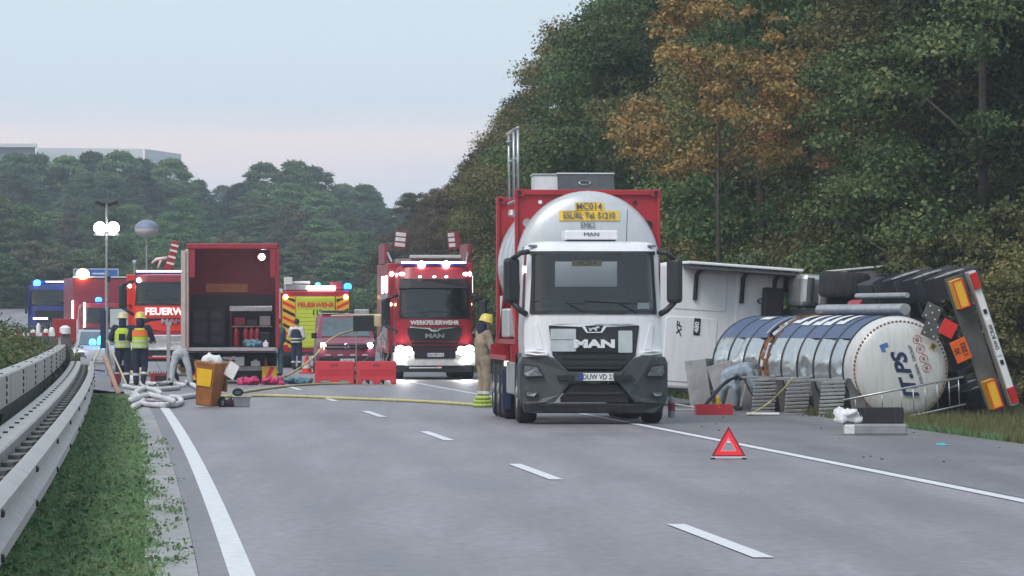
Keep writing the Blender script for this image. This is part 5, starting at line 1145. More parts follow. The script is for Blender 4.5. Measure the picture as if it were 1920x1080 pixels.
MB().box(-.72, .72, -.06, .02, .82, .96).build('grille', 'black', w5, bevel=.02); MB().box(-.75, .75, -.07, -.061, .86, .885).build('chrome_bar', 'chrome', w5)
lg = MB().lathe([(.075, 0), (.09, .012), (.075, .02)], 18, Matrix.Translation((0, -.07, .91)) @ Matrix.Rotation(R(90), 4, 'X'), cap=False).build('round_emblem', 'chrome', w5, smooth=True)
MB().tube([(-.055, -.085, .955), (-.02, -.085, .915), (0, -.085, .945), (.02, -.085, .915), (.055, -.085, .955)], .008, 5).tube([(-.065, -.085, .92), (-.03, -.085, .855), (0, -.085, .9), (.03, -.085, .855), (.065, -.085, .92)], .008, 5).build('emblem_letters', 'chrome', lg)
for s in (-1, 1):
    hh = MB().prism([(s*.55, .84), (s*.90, .86), (s*.92, 1.05), (s*.62, .97)], lambda x, z: (x, -.05+.1*abs(x)**4, z), lambda x, z: (x, .1, z)).build('headlight', 'chrome', w5)
    disc(hh, (s*.76, -.04, .93), .085, 'lamp_flood', 'bulb')
    MB().box(s*1.02-.09, s*1.02+.09, .85, .95, 1.15, 1.33).build('mirror', 'black', w5, bevel=.03)
    wheel(w5, s*.82, .85, r=.33, w=.23, side=s); wheel(w5, s*.82, 3.9, r=.33, w=.23, side=s)
for x in (-.7, -.3, .1, .5): MB().box(x, x+.18, -.045, -.02, .60, .635).build('bumper_reflector', 'stripe_white', w5)
MB().box(-.88, .88, -.04, .1, .3, .56).build('lower_bumper', 'black', w5, bevel=.03); plate_eu(w5, 'DU F 110', (0, -.05, .44), .5, .11)
MB().box(-.72, .72, 1.6, 1.9, 1.98, 2.06).build('light_bar', 'plastic_grey', w5, bevel=.02)

# ---- blue truck and red roller truck far left
D6 = 250.0
X6 = (97-HX)/F*D6
w6 = thing('blue_truck', 'dark blue truck with flashing blue lights at the far left', 'truck', (X6, D6, hz(X6, D6)+.05), R(4))
man_cab(w6, 'blue_paint', True, 0, 1.9, ws=(1.6, 2.35), z0=.5, rz=2.62, back=False)
panel([(-.8, 1.35), (.8, 1.35), (.75, .8), (-.75, .8)], .03, .05).build('grille', 'black', w6); panel([(-.9, 1.0), (-.2, 1.0), (-.2, .93), (-.9, .93)], .05, 0).build('white_strip', 'lamp_soft', w6)
MB().box(-1.0, 1.0, .4, .8, 2.66, 2.8).build('light_bar', 'euro_blue', w6, bevel=.03); MB().box(-.3, .95, .38, .399, 2.74, 2.79).build('led_strip', 'lamp_strip', w6)
beacon(w6, (-.72, .3, 2.58), 'lamp_cyan', .17, .26); beacon(w6, (.95, -.2, 2.15), 'lamp_cyan', .24, .38)
MB().box(-1.2, 1.2, 2.0, 7, .8, 2.6).build('body', 'blue_paint', w6, bevel=.04); MB().box(-1.3, -1.18, -.02, .3, 1.2, 2.5).build('mirror', 'black', w6, bevel=.04)
for s in (-1, 1):
    wheel(w6, s*1.0, 1.1, r=.5, w=.34, side=s); wheel(w6, s*1.0, 5.4, r=.5, w=.5, side=s)
D7 = 236.0; X7 = (196-HX)/F*D7
w7 = thing('red_container_truck', 'red container truck with glaring amber lamp left of the light mast', 'truck', (X7, D7, hz(X7, D7)+.05), R(9))
man_cab(w7, 'fire_red_dull', True, 0, 1.8, ws=(1.35, 2.05), z0=.4, rz=2.25, roofpaint='fire_red', back=False)
MB().box(-1.28, 1.28, 2.2, 8.5, .9, 3.45).build('container', 'fire_red_dull', w7, bevel=.04)
MB().box(-1.3, 1.3, 2.15, 2.25, 3.45, 3.52).build('container_rim', 'pale_window', w7)
MB().box(-1.34, -1.28, 2.0, 2.2, 1.0, 2.4).build('light_tube', 'lamp_strip', w7); MB().box(-.98, -.9, -.2, -.1, 1.15, 2.3).build('light_tube', 'lamp_strip', w7)
disc(w7, (-.85, 2.1, 3.62), .30, 'lamp_amber', 'flood_lamp', th=.1, sc=.8); beacon(w7, (-.25, .3, 2.35), 'lamp_blue', .15, .18)
panel([(-.9, 1.1), (.9, 1.1), (.85, .5), (-.85, .5)], .03, .05).build('grille', 'plastic_dark', w7); MB().box(.25, 1.05, -.08, -.03, .6, 2.0).build('white_panel', 'pale_window', w7)
for s in (-1, 1):
    wheel(w7, s*1.0, 1.1, r=.5, w=.34, side=s); wheel(w7, s*1.0, 6.4, r=.5, w=.5, side=s)
# ================================================================== people
pbr('skin', (.45, .27, .20), .6, 0, .05); pbr('navy_cloth', (.018, .024, .06), .9, 0, .15, 12, bump=.3, bscale=40); pbr('beige_cloth', (.34, .27, .19), .9, 0, .2, 9, bump=.4, bscale=30)
pbr('suit_grey', (.30, .36, .42), .8, 0, .2, 9, bump=.5, bscale=18); pbr('suit_white', (.50, .54, .56), .8, 0, .12, 9, bump=.5, bscale=18); pbr('teal_cloth', (.07, .14, .17), .9, 0, .15, 9, bump=.3)
pbr('boots', (.02, .018, .016), .7); pbr('vest_lime', (.52, .68, .04), .7, 0, .08, 9, bump=.2, emit=.0); pbr('vest_orange', (.85, .20, .04), .7, 0, .08, 9); pbr('reflective_silver', (.6, .62, .58), .45)
pbr('helmet_yellow', (.72, .56, .10), .35, 0, .05, coat=.4); pbr('helmet_cream', (.62, .56, .34), .4, 0, .05, coat=.3); pbr('hair', (.04, .03, .025), .8); pbr('white_cloth', (.68, .68, .70), .85, bump=.3)
J0 = dict(ank_l=(-.11, 0, .09), ank_r=(.11, 0, .09), kn_l=(-.11, .03, .49), kn_r=(.11, .03, .49), hip_l=(-.10, 0, .93), hip_r=(.10, 0, .93), pel=(0, 0, .97), ch=(0, 0, 1.28), sh_l=(-.20, 0, 1.44), sh_r=(.20, 0, 1.44), nk=(0, .0, 1.50), hd=(0, .02, 1.66),
          el_l=(-.27, .02, 1.16), el_r=(.27, .02, 1.16), wr_l=(-.25, .16, .95), wr_r=(.25, .16, .95))
TALL = []
def person(label, loc, rz, J={}, top='navy_cloth', legs='navy_cloth', helmet='helmet_yellow', vest=None, band=None, hood=None, toe=(0, 1), face=(0, 1, 0)):
    TALL.append(1); j = dict(J0); j.update(J); j = {k: Vector(v) for k, v in j.items()}
    root = thing('person', label, 'person', loc, rz); root.scale = (1.06,)*3 if len(TALL) < 3 else (1, 1, 1)
    fc = Vector(face).normalized(); up = (j['hd']-j['nk']).normalized()
    b = MB()
    b.capsule(j['nk']-up*.02, .055, j['hd']-up*.05, .058); b.ball(j['hd']+up*.02, .10, 14, 10, (.88, 1.0, 1.18)); b.ball(j['hd']-up*.07+fc*.025, .07, 10, 8)
    b.ball(j['hd']-up*.02+fc*.105, .018, 8, 6); side = up.cross(fc).normalized()
    for s in (-1, 1): b.ball(j['hd']-up*.01+side*s*.092, .025, 8, 6, (.5, 1, 1))
    b.capsule(j['pel'], .10, j['ch'], .11); b.capsule(j['ch'], .11, j['nk'], .06)
    for s in 'lr':
        b.capsule(j['ch']+Vector((0, 0, .08)), .07, j['sh_'+s], .05); b.capsule(j['sh_'+s], .048, j['el_'+s], .04); b.capsule(j['el_'+s], .04, j['wr_'+s], .03)
        b.capsule(j['pel'], .09, j['hip_'+s], .08); b.capsule(j['hip_'+s], .07, j['kn_'+s], .05); b.capsule(j['kn_'+s], .05, j['ank_'+s], .04)
        d = (j['wr_'+s]-j['el_'+s]).normalized(); sd = d.cross(Vector((0, 0, 1))); sd = sd.normalized() if sd.length > .1 else Vector((1, 0, 0)); nn = sd.cross(d)
        w = j['wr_'+s]; b.capsule(w, .028, w+d*.07, .034)
        for q, L in zip((-.027, -.009, .009, .027), (.060, .075, .070, .055)):
            f0 = w+d*.085+sd*q; f1 = f0+d*L*.55-nn*.008; b.capsule(f0, .0105, f1, .010, 6); b.capsule(f1, .010, f1+d*L*.4-nn*.025, .009, 6)
        b.capsule(w+d*.02+sd*.03, .012, w+d*.06+sd*.06-nn*.01, .010, 6)
    b.build('body', 'skin', root, remesh=.012)
    t = MB(); t.capsule(j['pel'], .155, j['pel']+(j['ch']-j['pel'])*.3, .15)
    for s in 'lr':
        t.capsule(j['pel'], .13, j['hip_'+s], .115); t.capsule(j['hip_'+s], .112, j['kn_'+s], .085); t.capsule(j['kn_'+s], .086, j['ank_'+s]+Vector((0, 0, .03)), .075)
    t.build('trousers', legs, root, remesh=.022)
    a = MB(); a.capsule(j['pel']+(j['ch']-j['pel'])*.15, .165, j['ch'], .17); a.capsule(j['ch']+side*.07, .13, j['ch']-side*.07, .13); a.capsule(j['ch'], .15, j['nk']-up*.03, .085)
    for s in 'lr':
        a.capsule(j['ch']+up*.06, .11, j['sh_'+s], .085); a.capsule(j['sh_'+s], .085, j['el_'+s], .068); a.capsule(j['el_'+s], .066, j['wr_'+s], .050)
    a.build('jacket', top, root, remesh=.022)
    for s in 'lr':
        f = Vector((toe[0], toe[1], 0)).normalized(); k = j['ank_'+s]
        MB().capsule(k+Vector((0, 0, .10)), .075, k-Vector((0, 0, .02)), .065).capsule(k+Vector((0, 0, -.035)), .052, k+f*.15+Vector((0, 0, -.045)), .045).build('boot', 'boots', root, remesh=.02)
    if helmet:
        M = Matrix.Translation(j['hd']+up*.03) @ up.to_track_quat('Z', 'Y').to_matrix().to_4x4()
        h = MB().lathe([(.155, -.025), (.150, -.01), (.135, .0), (.132, .05), (.115, .105), (.075, .14), (.001, .155)], 18, M, cap=False).build('helmet', helmet, root, smooth='all')
        MB().rbox(j['hd']+up*.15, (.02, .22, .05)).build('crest', helmet, h, bevel=.008)
        MB().capsule(j['hd']-up*.06-fc*.05, .10, j['nk']+up*.0-fc*.03, .10).build('neck_guard', 'navy_cloth', root, remesh=.02)
    if hood: MB().ball(j['hd']+up*.01, .13, 14, 10, (.95, 1, 1.15)).capsule(j['hd']-up*.05, .11, j['nk'], .10).build('hood', hood, root, remesh=.022)
    if not helmet and not hood: MB().ball(j['hd']+up*.04-fc*.012, .107, 14, 10, (.92, 1, 1.08)).build('hair', 'hair', root, smooth='all')
    ax = (j['ch']-j['pel']).normalized()
    for s in 'lr':
        for a_, b_, t_, r_ in (('kn_', 'ank_', .55, .093), ('el_', 'wr_', .5, .066)):
            c = j[a_+s].lerp(j[b_+s], t_); dv = (j[b_+s]-j[a_+s]).normalized()*.03
            MB().tube([c-dv, c+dv], r_, 12, cap=False).build('reflective_band', 'reflective_silver', root, smooth='all') if legs in ('beige_cloth', 'navy_cloth') else None
    if vest:
        p0 = j['pel']+ax*-.04; v = MB()
        rings = []
        for t_, rx, ry in ((0, .205, .185), (.12, .20, .18), (.3, .205, .18), (.42, .20, .17), (.50, .15, .13)):
            c = p0+ax*t_; rings.append([c+side*rx*math.cos(an)+fc*ry*math.sin(an) for an in [2*math.pi*k/20 for k in range(20)]])
        vo = v.loft(rings, cap=False).build('vest', vest, root, smooth='all')
        for t_, rx, ry, m_ in ((.03, .21, .19, 'reflective_silver'), (.14, .208, .188, 'reflective_silver')):
            c0, c1 = p0+ax*t_, p0+ax*(t_+.05)
            MB().loft([[c+side*rx*math.cos(an)+fc*ry*math.sin(an) for an in [2*math.pi*k/20 for k in range(20)]] for c in (c0, c1)], cap=False).build('reflective_band', m_, vo, smooth='all')
        if band == 'square':
            MB().rbox(p0+ax*.27-fc*.188, (.17, .012, .17)).build('back_patch', 'navy_cloth', vo)
        if band == 'orange':
            c0, c1 = p0+ax*.30, p0+ax*.46
            MB().loft([[c+side*r_*math.cos(an)+fc*(r_-.022)*math.sin(an) for an in [2*math.pi*k/20 for k in range(20)]] for c, r_ in ((c0, .212), (c1, .20))], cap=False).build('shoulder_band', 'vest_orange', vo, smooth='all')
    return root
gp = W(230, 712, 138); person('person in dark blue with lime vest and cream helmet, from behind, left of the pair', (gp.x, 138, 0), 0, dict(el_l=(-.31, .05, 1.17), wr_l=(-.2, .22, 1.08), el_r=(.31, .05, 1.17), wr_r=(.18, .22, 1.1)), helmet='helmet_cream', vest='vest_lime', band='square')
gp = W(263, 700, 136); person('person with yellow helmet and lime vest with orange shoulders, right of the pair', (gp.x, 136, 0), R(-8), dict(kn_r=(.10, .08, .5), ank_r=(.09, -.04, .12), el_l=(-.3, .04, 1.17), wr_l=(-.14, .22, 1.12), el_r=(.30, .06, 1.17), wr_r=(.3, .24, 1.12)), vest='vest_lime', band='orange')
gp = W(1368, 770, 97); person('person in grey-blue protective suit bending over beside the ribbed walkway panels', (gp.x, 97, 0), 0,
    dict(ank_l=(-.16, .05, .09), ank_r=(.12, -.12, .09), kn_l=(-.10, -.16, .44), kn_r=(.12, -.24, .42), hip_l=(-.06, .06, .62), hip_r=(.06, -.06, .62), pel=(-.02, 0, .66), ch=(.30, .02, .76), sh_l=(.36, .17, .74), sh_r=(.38, -.15, .72), nk=(.46, 0, .70), hd=(.58, 0, .62), el_l=(.5, .22, .5), el_r=(.46, -.2, .46), wr_l=(.6, .16, .3), wr_r=(.56, -.12, .26)),
    top='suit_grey', legs='suit_grey', helmet=None, hood='suit_grey', toe=(.6, -1), face=(.8, 0, -.6))
gp = W(338, 722, 134); person('person in pale grey suit bent double with legs apart behind the white hoses', (gp.x, 134, 0), 0,
    dict(ank_l=(-.24, 0, .09), ank_r=(.26, .05, .09), kn_l=(-.20, .02, .47), kn_r=(.22, .0, .47), hip_l=(-.10, .02, .84), hip_r=(.10, .02, .84), pel=(0, .02, .86), ch=(.05, .34, .72), sh_l=(-.15, .42, .66), sh_r=(.25, .42, .66), nk=(.05, .50, .60), hd=(.05, .62, .50), el_l=(-.2, .5, .4), el_r=(.3, .5, .4), wr_l=(-.1, .55, .18), wr_r=(.2, .55, .18)),
    top='navy_cloth', legs='suit_white', helmet='helmet_yellow', face=(0, .5, -1))
gp = W(906, 762, 102); person('firefighter in beige turnout gear standing beside the rear wheels of the white truck', (gp.x, 102, 0), R(-65), dict(hd=(0, .05, 1.66), el_l=(-.27, .08, 1.18), wr_l=(-.15, .30, 1.15), el_r=(.27, .06, 1.16), wr_r=(.15, .30, 1.05), ch=(0, -.02, 1.28)), top='beige_cloth', legs='beige_cloth', helmet='helmet_yellow')
gp = W(521, 690, 188); person('person in teal work clothes at the right side of the open box truck', (gp.x-.05, 150, 0) if False else (W(521, 700, 160).x, 160, 0), R(40), top='teal_cloth', legs='teal_cloth', helmet=None)
gp = W(556, 693, 182); pn = person('person in dark blue vest and white sleeves standing before the yellow-backed engine', (gp.x, 182, 0), R(-20), dict(el_l=(-.3, .06, 1.2), wr_l=(-.12, .26, 1.15), wr_r=(.16, .26, 1.1)), top='white_cloth', legs='navy_cloth', helmet=None, vest='navy_cloth')

# ================================================================== lighting masts, sign, small vehicles
D8 = 132.0; lmx = W(200, 650, D8).x
lm = thing('light_mast', 'tall tripod light mast with two blazing floodlights', 'light mast', (lmx, D8, 0))
MB().tube([(0, 0, .3), (0, 0, 3.0)], .045, 10).tube([(0, 0, 2.9), (0, 0, 4.7)], .03, 8).build('pole', 'alu_dull', lm, smooth=True)
for a in (80, 200, 320): MB().tube([(0, 0, 1.25), (.75*math.cos(R(a)), .75*math.sin(R(a)), .02)], .022, 6).build('tripod_leg', 'helmet_cream', lm)
for s in (-1, 1):
    fh = MB().box(s*.17-.15, s*.17+.15, -.05, .1, 3.96, 4.22).build('floodlight', 'plastic_dark', lm, bevel=.02)
    MB().lathe([(.155, 0), (.155, .012), (.001, .02)], 20, Matrix.Translation((s*.17, -.052, 4.09)) @ Matrix.Rotation(R(90), 4, 'X')).build('lamp_face', 'lamp_flood', fh)
    MB().rbox((s*.16, 0, 4.72), (.26, .16, .09), Matrix.Rotation(R(-18*s), 3, 'Y')).build('unlit_floodlight', 'black', lm, bevel=.02)
MB().box(-.33, .33, -.02, .02, 3.9, 3.95).build('crossbar', 'alu', lm)
MB().box(.02, .10, -.05, .05, 2.7, 2.85).build('clamp', 'black', lm); MB().box(-.16, -.04, -.08, .04, 1.0, 2.0).build('dark_banner', 'logo_navy', lm)
D9 = 172.0; bx9 = W(275, 500, D9).x
bl = thing('light_balloon', 'grey and white light balloon floating on a pole', 'light balloon', (bx9, D9, 0))
MB().tube([(0, 0, 0), (0, 0, 4.5)], .03, 8).build('pole', 'alu_dull', bl)
MB().lathe([(.41*math.sin(math.pi*i/16), -.30*math.cos(math.pi*i/16)) for i in range(0, 9)], 24, Matrix.Translation((0, 0, 4.80)), cap=False).build('lower_half', pbr('balloon_white', (.62, .62, .60), .5), bl, smooth='all')
MB().lathe([(.41*math.sin(math.pi*i/16), -.30*math.cos(math.pi*i/16)) for i in range(8, 17)], 24, Matrix.Translation((0, 0, 4.80)), cap=False).build('upper_half', pbr('balloon_grey', (.22, .26, .38), .5), bl, smooth='all')
for a in range(3): MB().tube([(.5*math.cos(a*2.1), .5*math.sin(a*2.1), 0), (0, 0, .9)], .02, 6).build('tripod_leg', 'alu', bl)
D10 = 285.0; sx = W(180, 520, D10).x; sz = hz(sx, D10)
sg = thing('motorway_sign', 'blue motorway direction sign behind the red container truck', 'road sign', (sx, D10, sz), R(3)); z0 = H+(HY-537)/F*D10-sz; z1 = H+(HY-505)/F*D10-sz
MB().box(-1.2, 1.2, 0, .04, z0, z1).build('panel', pbr('sign_blue', (.03, .13, .48), .45), sg); MB().box(-1.24, 1.24, .005, .035, z0-.04, z1+.04).build('border', 'stripe_white', sg)
for x in (-.8, .8): MB().tube([(x, .1, 0), (x, .1, z1)], .06, 8).build('post', 'alu_dull', sg)
sl_ = MB(); 
for zz, w in ((.75, .9), (.5, .7), (.28, .5)): MB().box(-.2, -.2+w, -.008, 0, z0+(z1-z0)*zz-.04, z0+(z1-z0)*zz+.04).build('destination_line', 'stripe_white', sg)
# estate car with blue lamps behind the barrier end
D11 = 172.0; cx_ = W(186, 650, D11).x
cr_ = thing('patrol_car', 'silver car with glowing blue lamps behind the end of the barrier', 'car', (cx_, D11, hz(cx_, D11)+.03), R(5))
prof6 = [(0, .25), (-.02, .6), (.1, .78), (1.0, .92), (1.6, 1.38), (1.9, 1.45), (3.6, 1.43), (4.3, .95), (4.4, .3)]
MB().loft([[((-1+2*k/6)*float(np.interp(z, [.2, .7, 1.4], [.86, .9, .68])), y+(.1*abs(-1+2*k/6)**4 if y < .9 else 0), z) for y, z in prof6] for k in range(7)]).build('body', pbr('car_silver', (.45, .46, .50), .3, .3, .04, coat=.5), cr_, smooth=True)
MB().add([(-.68, 1.02, .94), (.68, 1.02, .94), (.6, 1.57, 1.36), (-.6, 1.57, 1.36)], [(0,1,2,3)]).build('windscreen', 'dark_glass', cr_).location = (0, -.02, .012)
MB().box(-.5, .5, 2.0, 2.25, 1.46, 1.52).build('light_bar', 'plastic_grey', cr_)
for x, m_, r_ in ((-.22, 'lamp_cyan', .10), (.12, 'lamp_cyan', .16)): beacon(cr_, (x, .35, .95), m_, r_*1.15, r_*1.8)
for s in (-1, 1):
    MB().box(s*.66-.16, s*.66+.16, -.03, .1, .55, .7).build('headlight', 'lens', cr_, bevel=.02)
    for y in (.8, 3.5): wheel(cr_, s*.78, y, r=.31, w=.2, side=s)
plate_eu(cr_, 'NRW 4 223', (0, -.04, .42), .5, .11)
# red signboard trolley beyond the median
D12 = 165.0; bx = W(121, 640, D12).x; bz = hz(bx, D12)
rt_ = thing('red_box_trailer', 'plain red board of a small trailer beyond the median bushes', 'trailer', (bx, D12, bz), R(6))
MB().box(-.38, .38, 0, .5, .95, 1.72).build('box', 'fire_red', rt_, bevel=.02); MB().box(.38, .41, 0, .06, .5, 1.7).build('corner_post', 'stripe_white', rt_)
for s in (-1, 1): wheel(rt_, s*.42, .3, r=.3, w=.18, side=s)
# red and white barrier with white canisters behind it
D13 = 120.0; bw_ = thing('hazard_barrier', 'red and white striped barrier board above the median bushes at the left edge', 'barrier', (W(55, 640, D13).x, D13, hz(W(55, 640, D13).x, D13)), R(0))
zt = H+(HY-627)/F*D13-bw_.location.z
for k in range(10): MB().box(-.75+.15*k, -.602+.15*k, 0, .03, zt-.04, zt+.04).build('stripe', 'stripe_white' if k % 2 == 0 else 'fire_red', bw_)
for x in (-.7, .0, .7): MB().box(x-.03, x+.03, .03, .07, 0, zt+.02).build('post', 'alu_dull', bw_)
for i, (px, w, h) in enumerate(((62, .12, .10), (72, .10, .26), (86, .12, .12), (97, .13, .16), (122, .26, .20))):
    X = W(px, 620, 122).x; zc = hz(X, 122); o = thing('white_canister', ['flat white canister', 'tall white canister', 'short white canister', 'round white canister', 'large white drum lid'][i]+' on a stand behind the striped barrier', 'canister', (X, 122, zc), 0, 'white containers behind the striped barrier')
    zz = H+(HY-626)/F*122-zc
    MB().box(-w/2, w/2, -.06, .06, 0, zz).build('stand', 'galvanised_dark', o); MB().lathe([(w/2, 0), (w/2, h*.7), (w*.3, h*.92), (w*.15, h)], 12, Matrix.Translation((0, 0, zz))).build('body', 'white_print', o, smooth=True)

# ================================================================== things on the road
pbr('bin_brown', (.36, .13, .03), .5, 0, .2, 3, dirt=.2); pbr('label_yellow', (.85, .50, .01), .5, 0, .06); pbr('poly_white', (.72, .72, .74), .6, 0, .06, 8, bump=.5, bscale=14); pbr('pink_bag', (.62, .03, .16), .6, 0, .2, 8, bump=.5, bscale=14)
pbr('teal_tarp', (.10, .22, .28), .6, 0, .2, 8, bump=.6, bscale=10); pbr('barrier_red', (.62, .03, .045), .5, 0, .08, 3, dirt=.1); pbr('hose_white', (.70, .69, .70), .75, 0, .12, 7, bump=.3, bscale=30, dirt=.2); pbr('hose_yellow', (.60, .52, .22), .7, 0, .12, 7)
pbr('wood_board', (.38, .22, .14), .7, 0, .2, 6); pbr('glove_blue', (.10, .45, .65), .6); pbr('triangle_glow_red', (.85, .03, .05), .35, var=.04, emit=.18, ecol=(1, .03, .05)); pbr('debris', (.05, .05, .05), .9); pbr('tray_grey', (.28, .28, .30), .6, 0, .12, 6, bump=.3); pbr('hose_green', (.45, .55, .10), .7, 0, .15)  # the warning triangle's red has added emission standing in for returned light
Db = 101.0
bn = thing('wheelie_bin', 'brown wheelie bin with bright yellow label and full white bag', 'bin', (W(388, 763, Db).x, Db, 0), R(-25)); 
bnb = MB().loft([[(x*sx_, y*sy_, z) for x, y in ((-1, -1), (1, -1), (1, 1), (-1, 1))] for z, sx_, sy_ in ((.03, .17, .19), (.82, .22, .24), (.90, .235, .255))]).build('body', 'bin_brown', bn, bevel=.03)
MB().add([(-.15, -.236, .42), (.15, -.236, .42), (.17, -.255, .76), (-.18, -.255, .76)], [(0,1,2,3)]).build('label', 'label_yellow', bnb)
MB().capsule((-.08, -.02, .90), .14, (.09, .02, .91), .13).capsule((-.05, 0, .98), .07, (-.08, .0, 1.06), .03).capsule((.08, .05, .95), .08, (.12, .05, 1.02), .04).capsule((.02, -.12, .95), .06, (.0, -.16, .99), .03).build('waste_bag', 'poly_white', bn, remesh=.03)
MB().rbox((.04, .27, .62), (.40, .04, .60), Matrix.Rotation(R(10), 3, 'X')).build('lid', 'bin_brown', bn, bevel=.02)
for s in (-1, 1): wheel(bn, s*.20, .22, r=.12, w=.05, side=s)
MB().tube([(-.2, .34, .95), (.2, .34, .95)], .02, 6).build('handle', 'black', bn)
MB().rbox((.40, .1, .78), (.24, .006, .30), Matrix.Rotation(R(22), 3, 'Y')).build('paper_sheet', 'white_print', bn)
MB().tube([(.26, .1, .8), (.42, .12, 1.06)], .018, 6).build('wooden_rod', 'wood_board', bn)
bn.rotation_euler = (0, R(7), R(-25))
g_ = G(453, 763); bxg = thing('grey_tub', 'low grey plastic tub on the road beside the brown bin', 'tub', (g_.x, g_.y, 0), R(5))
MB().loft([[(x*s_, y*s_*.7, z) for x, y in ((-1, -1), (1, -1), (1, 1), (-1, 1))] for z, s_ in ((0, .15), (.2, .175))]).build('tub_body', 'tray_grey', bxg, bevel=.015); MB().box(-.19, .19, -.135, .135, .2, .215).build('rim', 'stripe_white', bxg)
o = thing('black_helmet', 'black respirator mask resting on the grey tub', 'mask', (W(447, 742, 101.5).x, g_.y, .22)); MB().ball((0, 0, .07), .11, 14, 10, (1, 1, .75)).build('shell', 'black', o, smooth='all'); MB().box(-.06, .06, -.115, -.08, .03, .09).build('visor', 'dark_glass', o, bevel=.01)
o = thing('dark_bag', 'crumpled dark purple bag on the road beside the brown bin', 'bag', (W(426, 760, 101).x, 101.3, 0)); MB().capsule((-.08, 0, .07), .08, (.1, 0, .06), .07).capsule((0, .05, .1), .06, (.05, .05, .15), .04).build('sack', pbr('purple_bag', (.10, .03, .07), .6, bump=.5), o, remesh=.025)
def lumpy(name, label, cat, loc, L, Wd, Ht, m, rz=0, n=9, seed=1, group=None):
    rr = random.Random(seed); mb = MB()
    for i in range(n*3):
        x_ = rr.uniform(-.5, .5); k_ = Ht*rr.uniform(.22, .36); mb.rbox((x_*L*.8, rr.uniform(-.5, .5)*Wd*.7, Ht*rr.uniform(.2, .78)*(1-.9*x_*x_)), (k_*2.2*rr.uniform(.8, 1.6), k_*2, k_*rr.uniform(.7, 1.5)), Euler((rr.uniform(-.6, .6), rr.uniform(-.6, .6), rr.uniform(0, 3))).to_matrix())
    o = thing(name, label, cat, loc, rz, group); mb.build('fabric', m, o, remesh=.02); return o
def strap(o, L, Wd, Ht, m='black'):
    for x in (-.25, .25): MB().tube([(x*L, -Wd*.5, Ht*.3), (x*L, -Wd*.3, Ht*.92), (x*L, Wd*.3, Ht*.92)], .012, 5).build('strap', m, o)
g_ = W(466, 722, 137); strap(lumpy('kit_bag', 'bright pink kit bag nearer the box truck chevron', 'bag', (g_.x, 137, 0), .60, .35, .24, 'pink_bag', 0, 9, 1), .6, .35, .24)
g_ = W(511, 722, 137); strap(lumpy('kit_bag', 'bright pink kit bag next to the teal tarpaulin', 'bag', (g_.x, 137, 0), .60, .35, .22, 'pink_bag', .1, 9, 2), .6, .35, .22)
g_ = W(556, 720, 139); lumpy('tarpaulin', 'crumpled teal tarpaulin on the asphalt beside the pink bags', 'tarpaulin', (g_.x, 139, 0), .95, .6, .20, 'teal_tarp', 0, 14, 3)
g_ = W(471, 645, 139.5); lumpy('blue_bundle', 'pale blue cloth bundle on the load floor of the box truck', 'bundle', (g_.x, 140.6, .99), .5, .4, .22, 'teal_tarp', 0, 10, 4)
o = thing('canister', 'small white canister on the box truck load edge', 'canister', (W(498, 650, 139.6).x, 139.7, .99)); MB().box(-.07, .07, -.07, .07, 0, .14).lathe([(.03, 0), (.03, .05)], 10, Matrix.Translation((0, 0, .14))).build('body', 'white_print', o, bevel=.02)
o = thing('aluminium_case', 'grey aluminium case on the underrun bar below the box truck floor', 'case', (W(437, 676, 139.5).x, 139.85, .485)); MB().box(-.30, .30, -.12, .12, 0, .26).build('case_body', 'alu', o, bevel=.015); MB().box(-.05, .05, -.135, -.12, .12, .16).build('latch', 'black', o)
for i, (px, m_, nm, lb_) in enumerate(((368, 'label_yellow', 'tool_box', 'yellow tool box left on the underrun bar of the box truck'), (392, 'white_print', 'helmet', 'white helmet on the underrun bar of the box truck'), (478, 'white_print', 'tool_bag', 'white tool bag right of the aluminium case'), (497, 'bin_brown', 'bottle', 'brown bottle on the right end of the underrun bar'))):
    o = thing(nm, lb_, nm.replace('_', ' '), (W(px, 676, 139.6).x, 139.9, .485)); b = MB()
    if nm == 'bottle': b.lathe([(.04, 0), (.04, .14), (.015, .19), (.015, .24)], 12)
    elif nm == 'helmet': b.lathe([(.14, 0), (.13, .02), (.12, .08), (.07, .14), (.001, .155)], 14)
    else: b.box(-.12, .12, -.08, .08, 0, .13).box(-.05, .05, -.012, .012, .13, .17)
    b.build('shell', m_, o, smooth=True)
# red water barriers
for i, (px, lb_) in enumerate(((627, 'red plastic water barrier, the left one of the pair before the van'), (706, 'red plastic water barrier on small wheels, the right one of the pair'))):
    d_ = 139.0; o = thing('water_barrier', lb_, 'barrier', (W(px, 720, d_).x, d_, 0), R(2), 'red water barriers')
    pts = [(-.53, .0), (-.53, .58), (-.50, .62), (.50, .62), (.53, .58), (.53, 0), (.40, 0), (.37, .10), (.12, .10), (.09, 0), (-.09, 0), (-.12, .10), (-.37, .10), (-.40, 0)]
    b_ = MB().prism(pts, lambda x, z: (x, -.22+.14*z, z), lambda x, z: (x, .22-.14*z, z)).build('body', 'barrier_red', o, bevel=.02)
    MB().box(-.10, .10, -.155, -.13, .48, .54).build('filler_cap', 'fire_red_dull', b_, bevel=.01)
    MB().box(-.46, .46, -.19, -.172, .14, .42).build('recess_panel', 'barrier_red', b_, bevel=.01)
    if i:
        for x in (-.22, .18): wheel(o, x, -.05, r=.07, w=.05, side=1)
    else:
        for x in (-.25, .2): MB().box(x-.14, x+.14, -.1, .1, .005, .06).build('wooden_block', 'helmet_cream', o)
o = thing('marker_post', 'thin white and red marker post between the two red barriers', 'post', (W(666, 720, 139).x, 139, 0))
for k in range(5): MB().lathe([(.03, .12*k), (.035, .12*k+.06), (.03, .12*k+.118)], 10).build('segment', 'stripe_white' if k % 2 else 'signal_red', o)
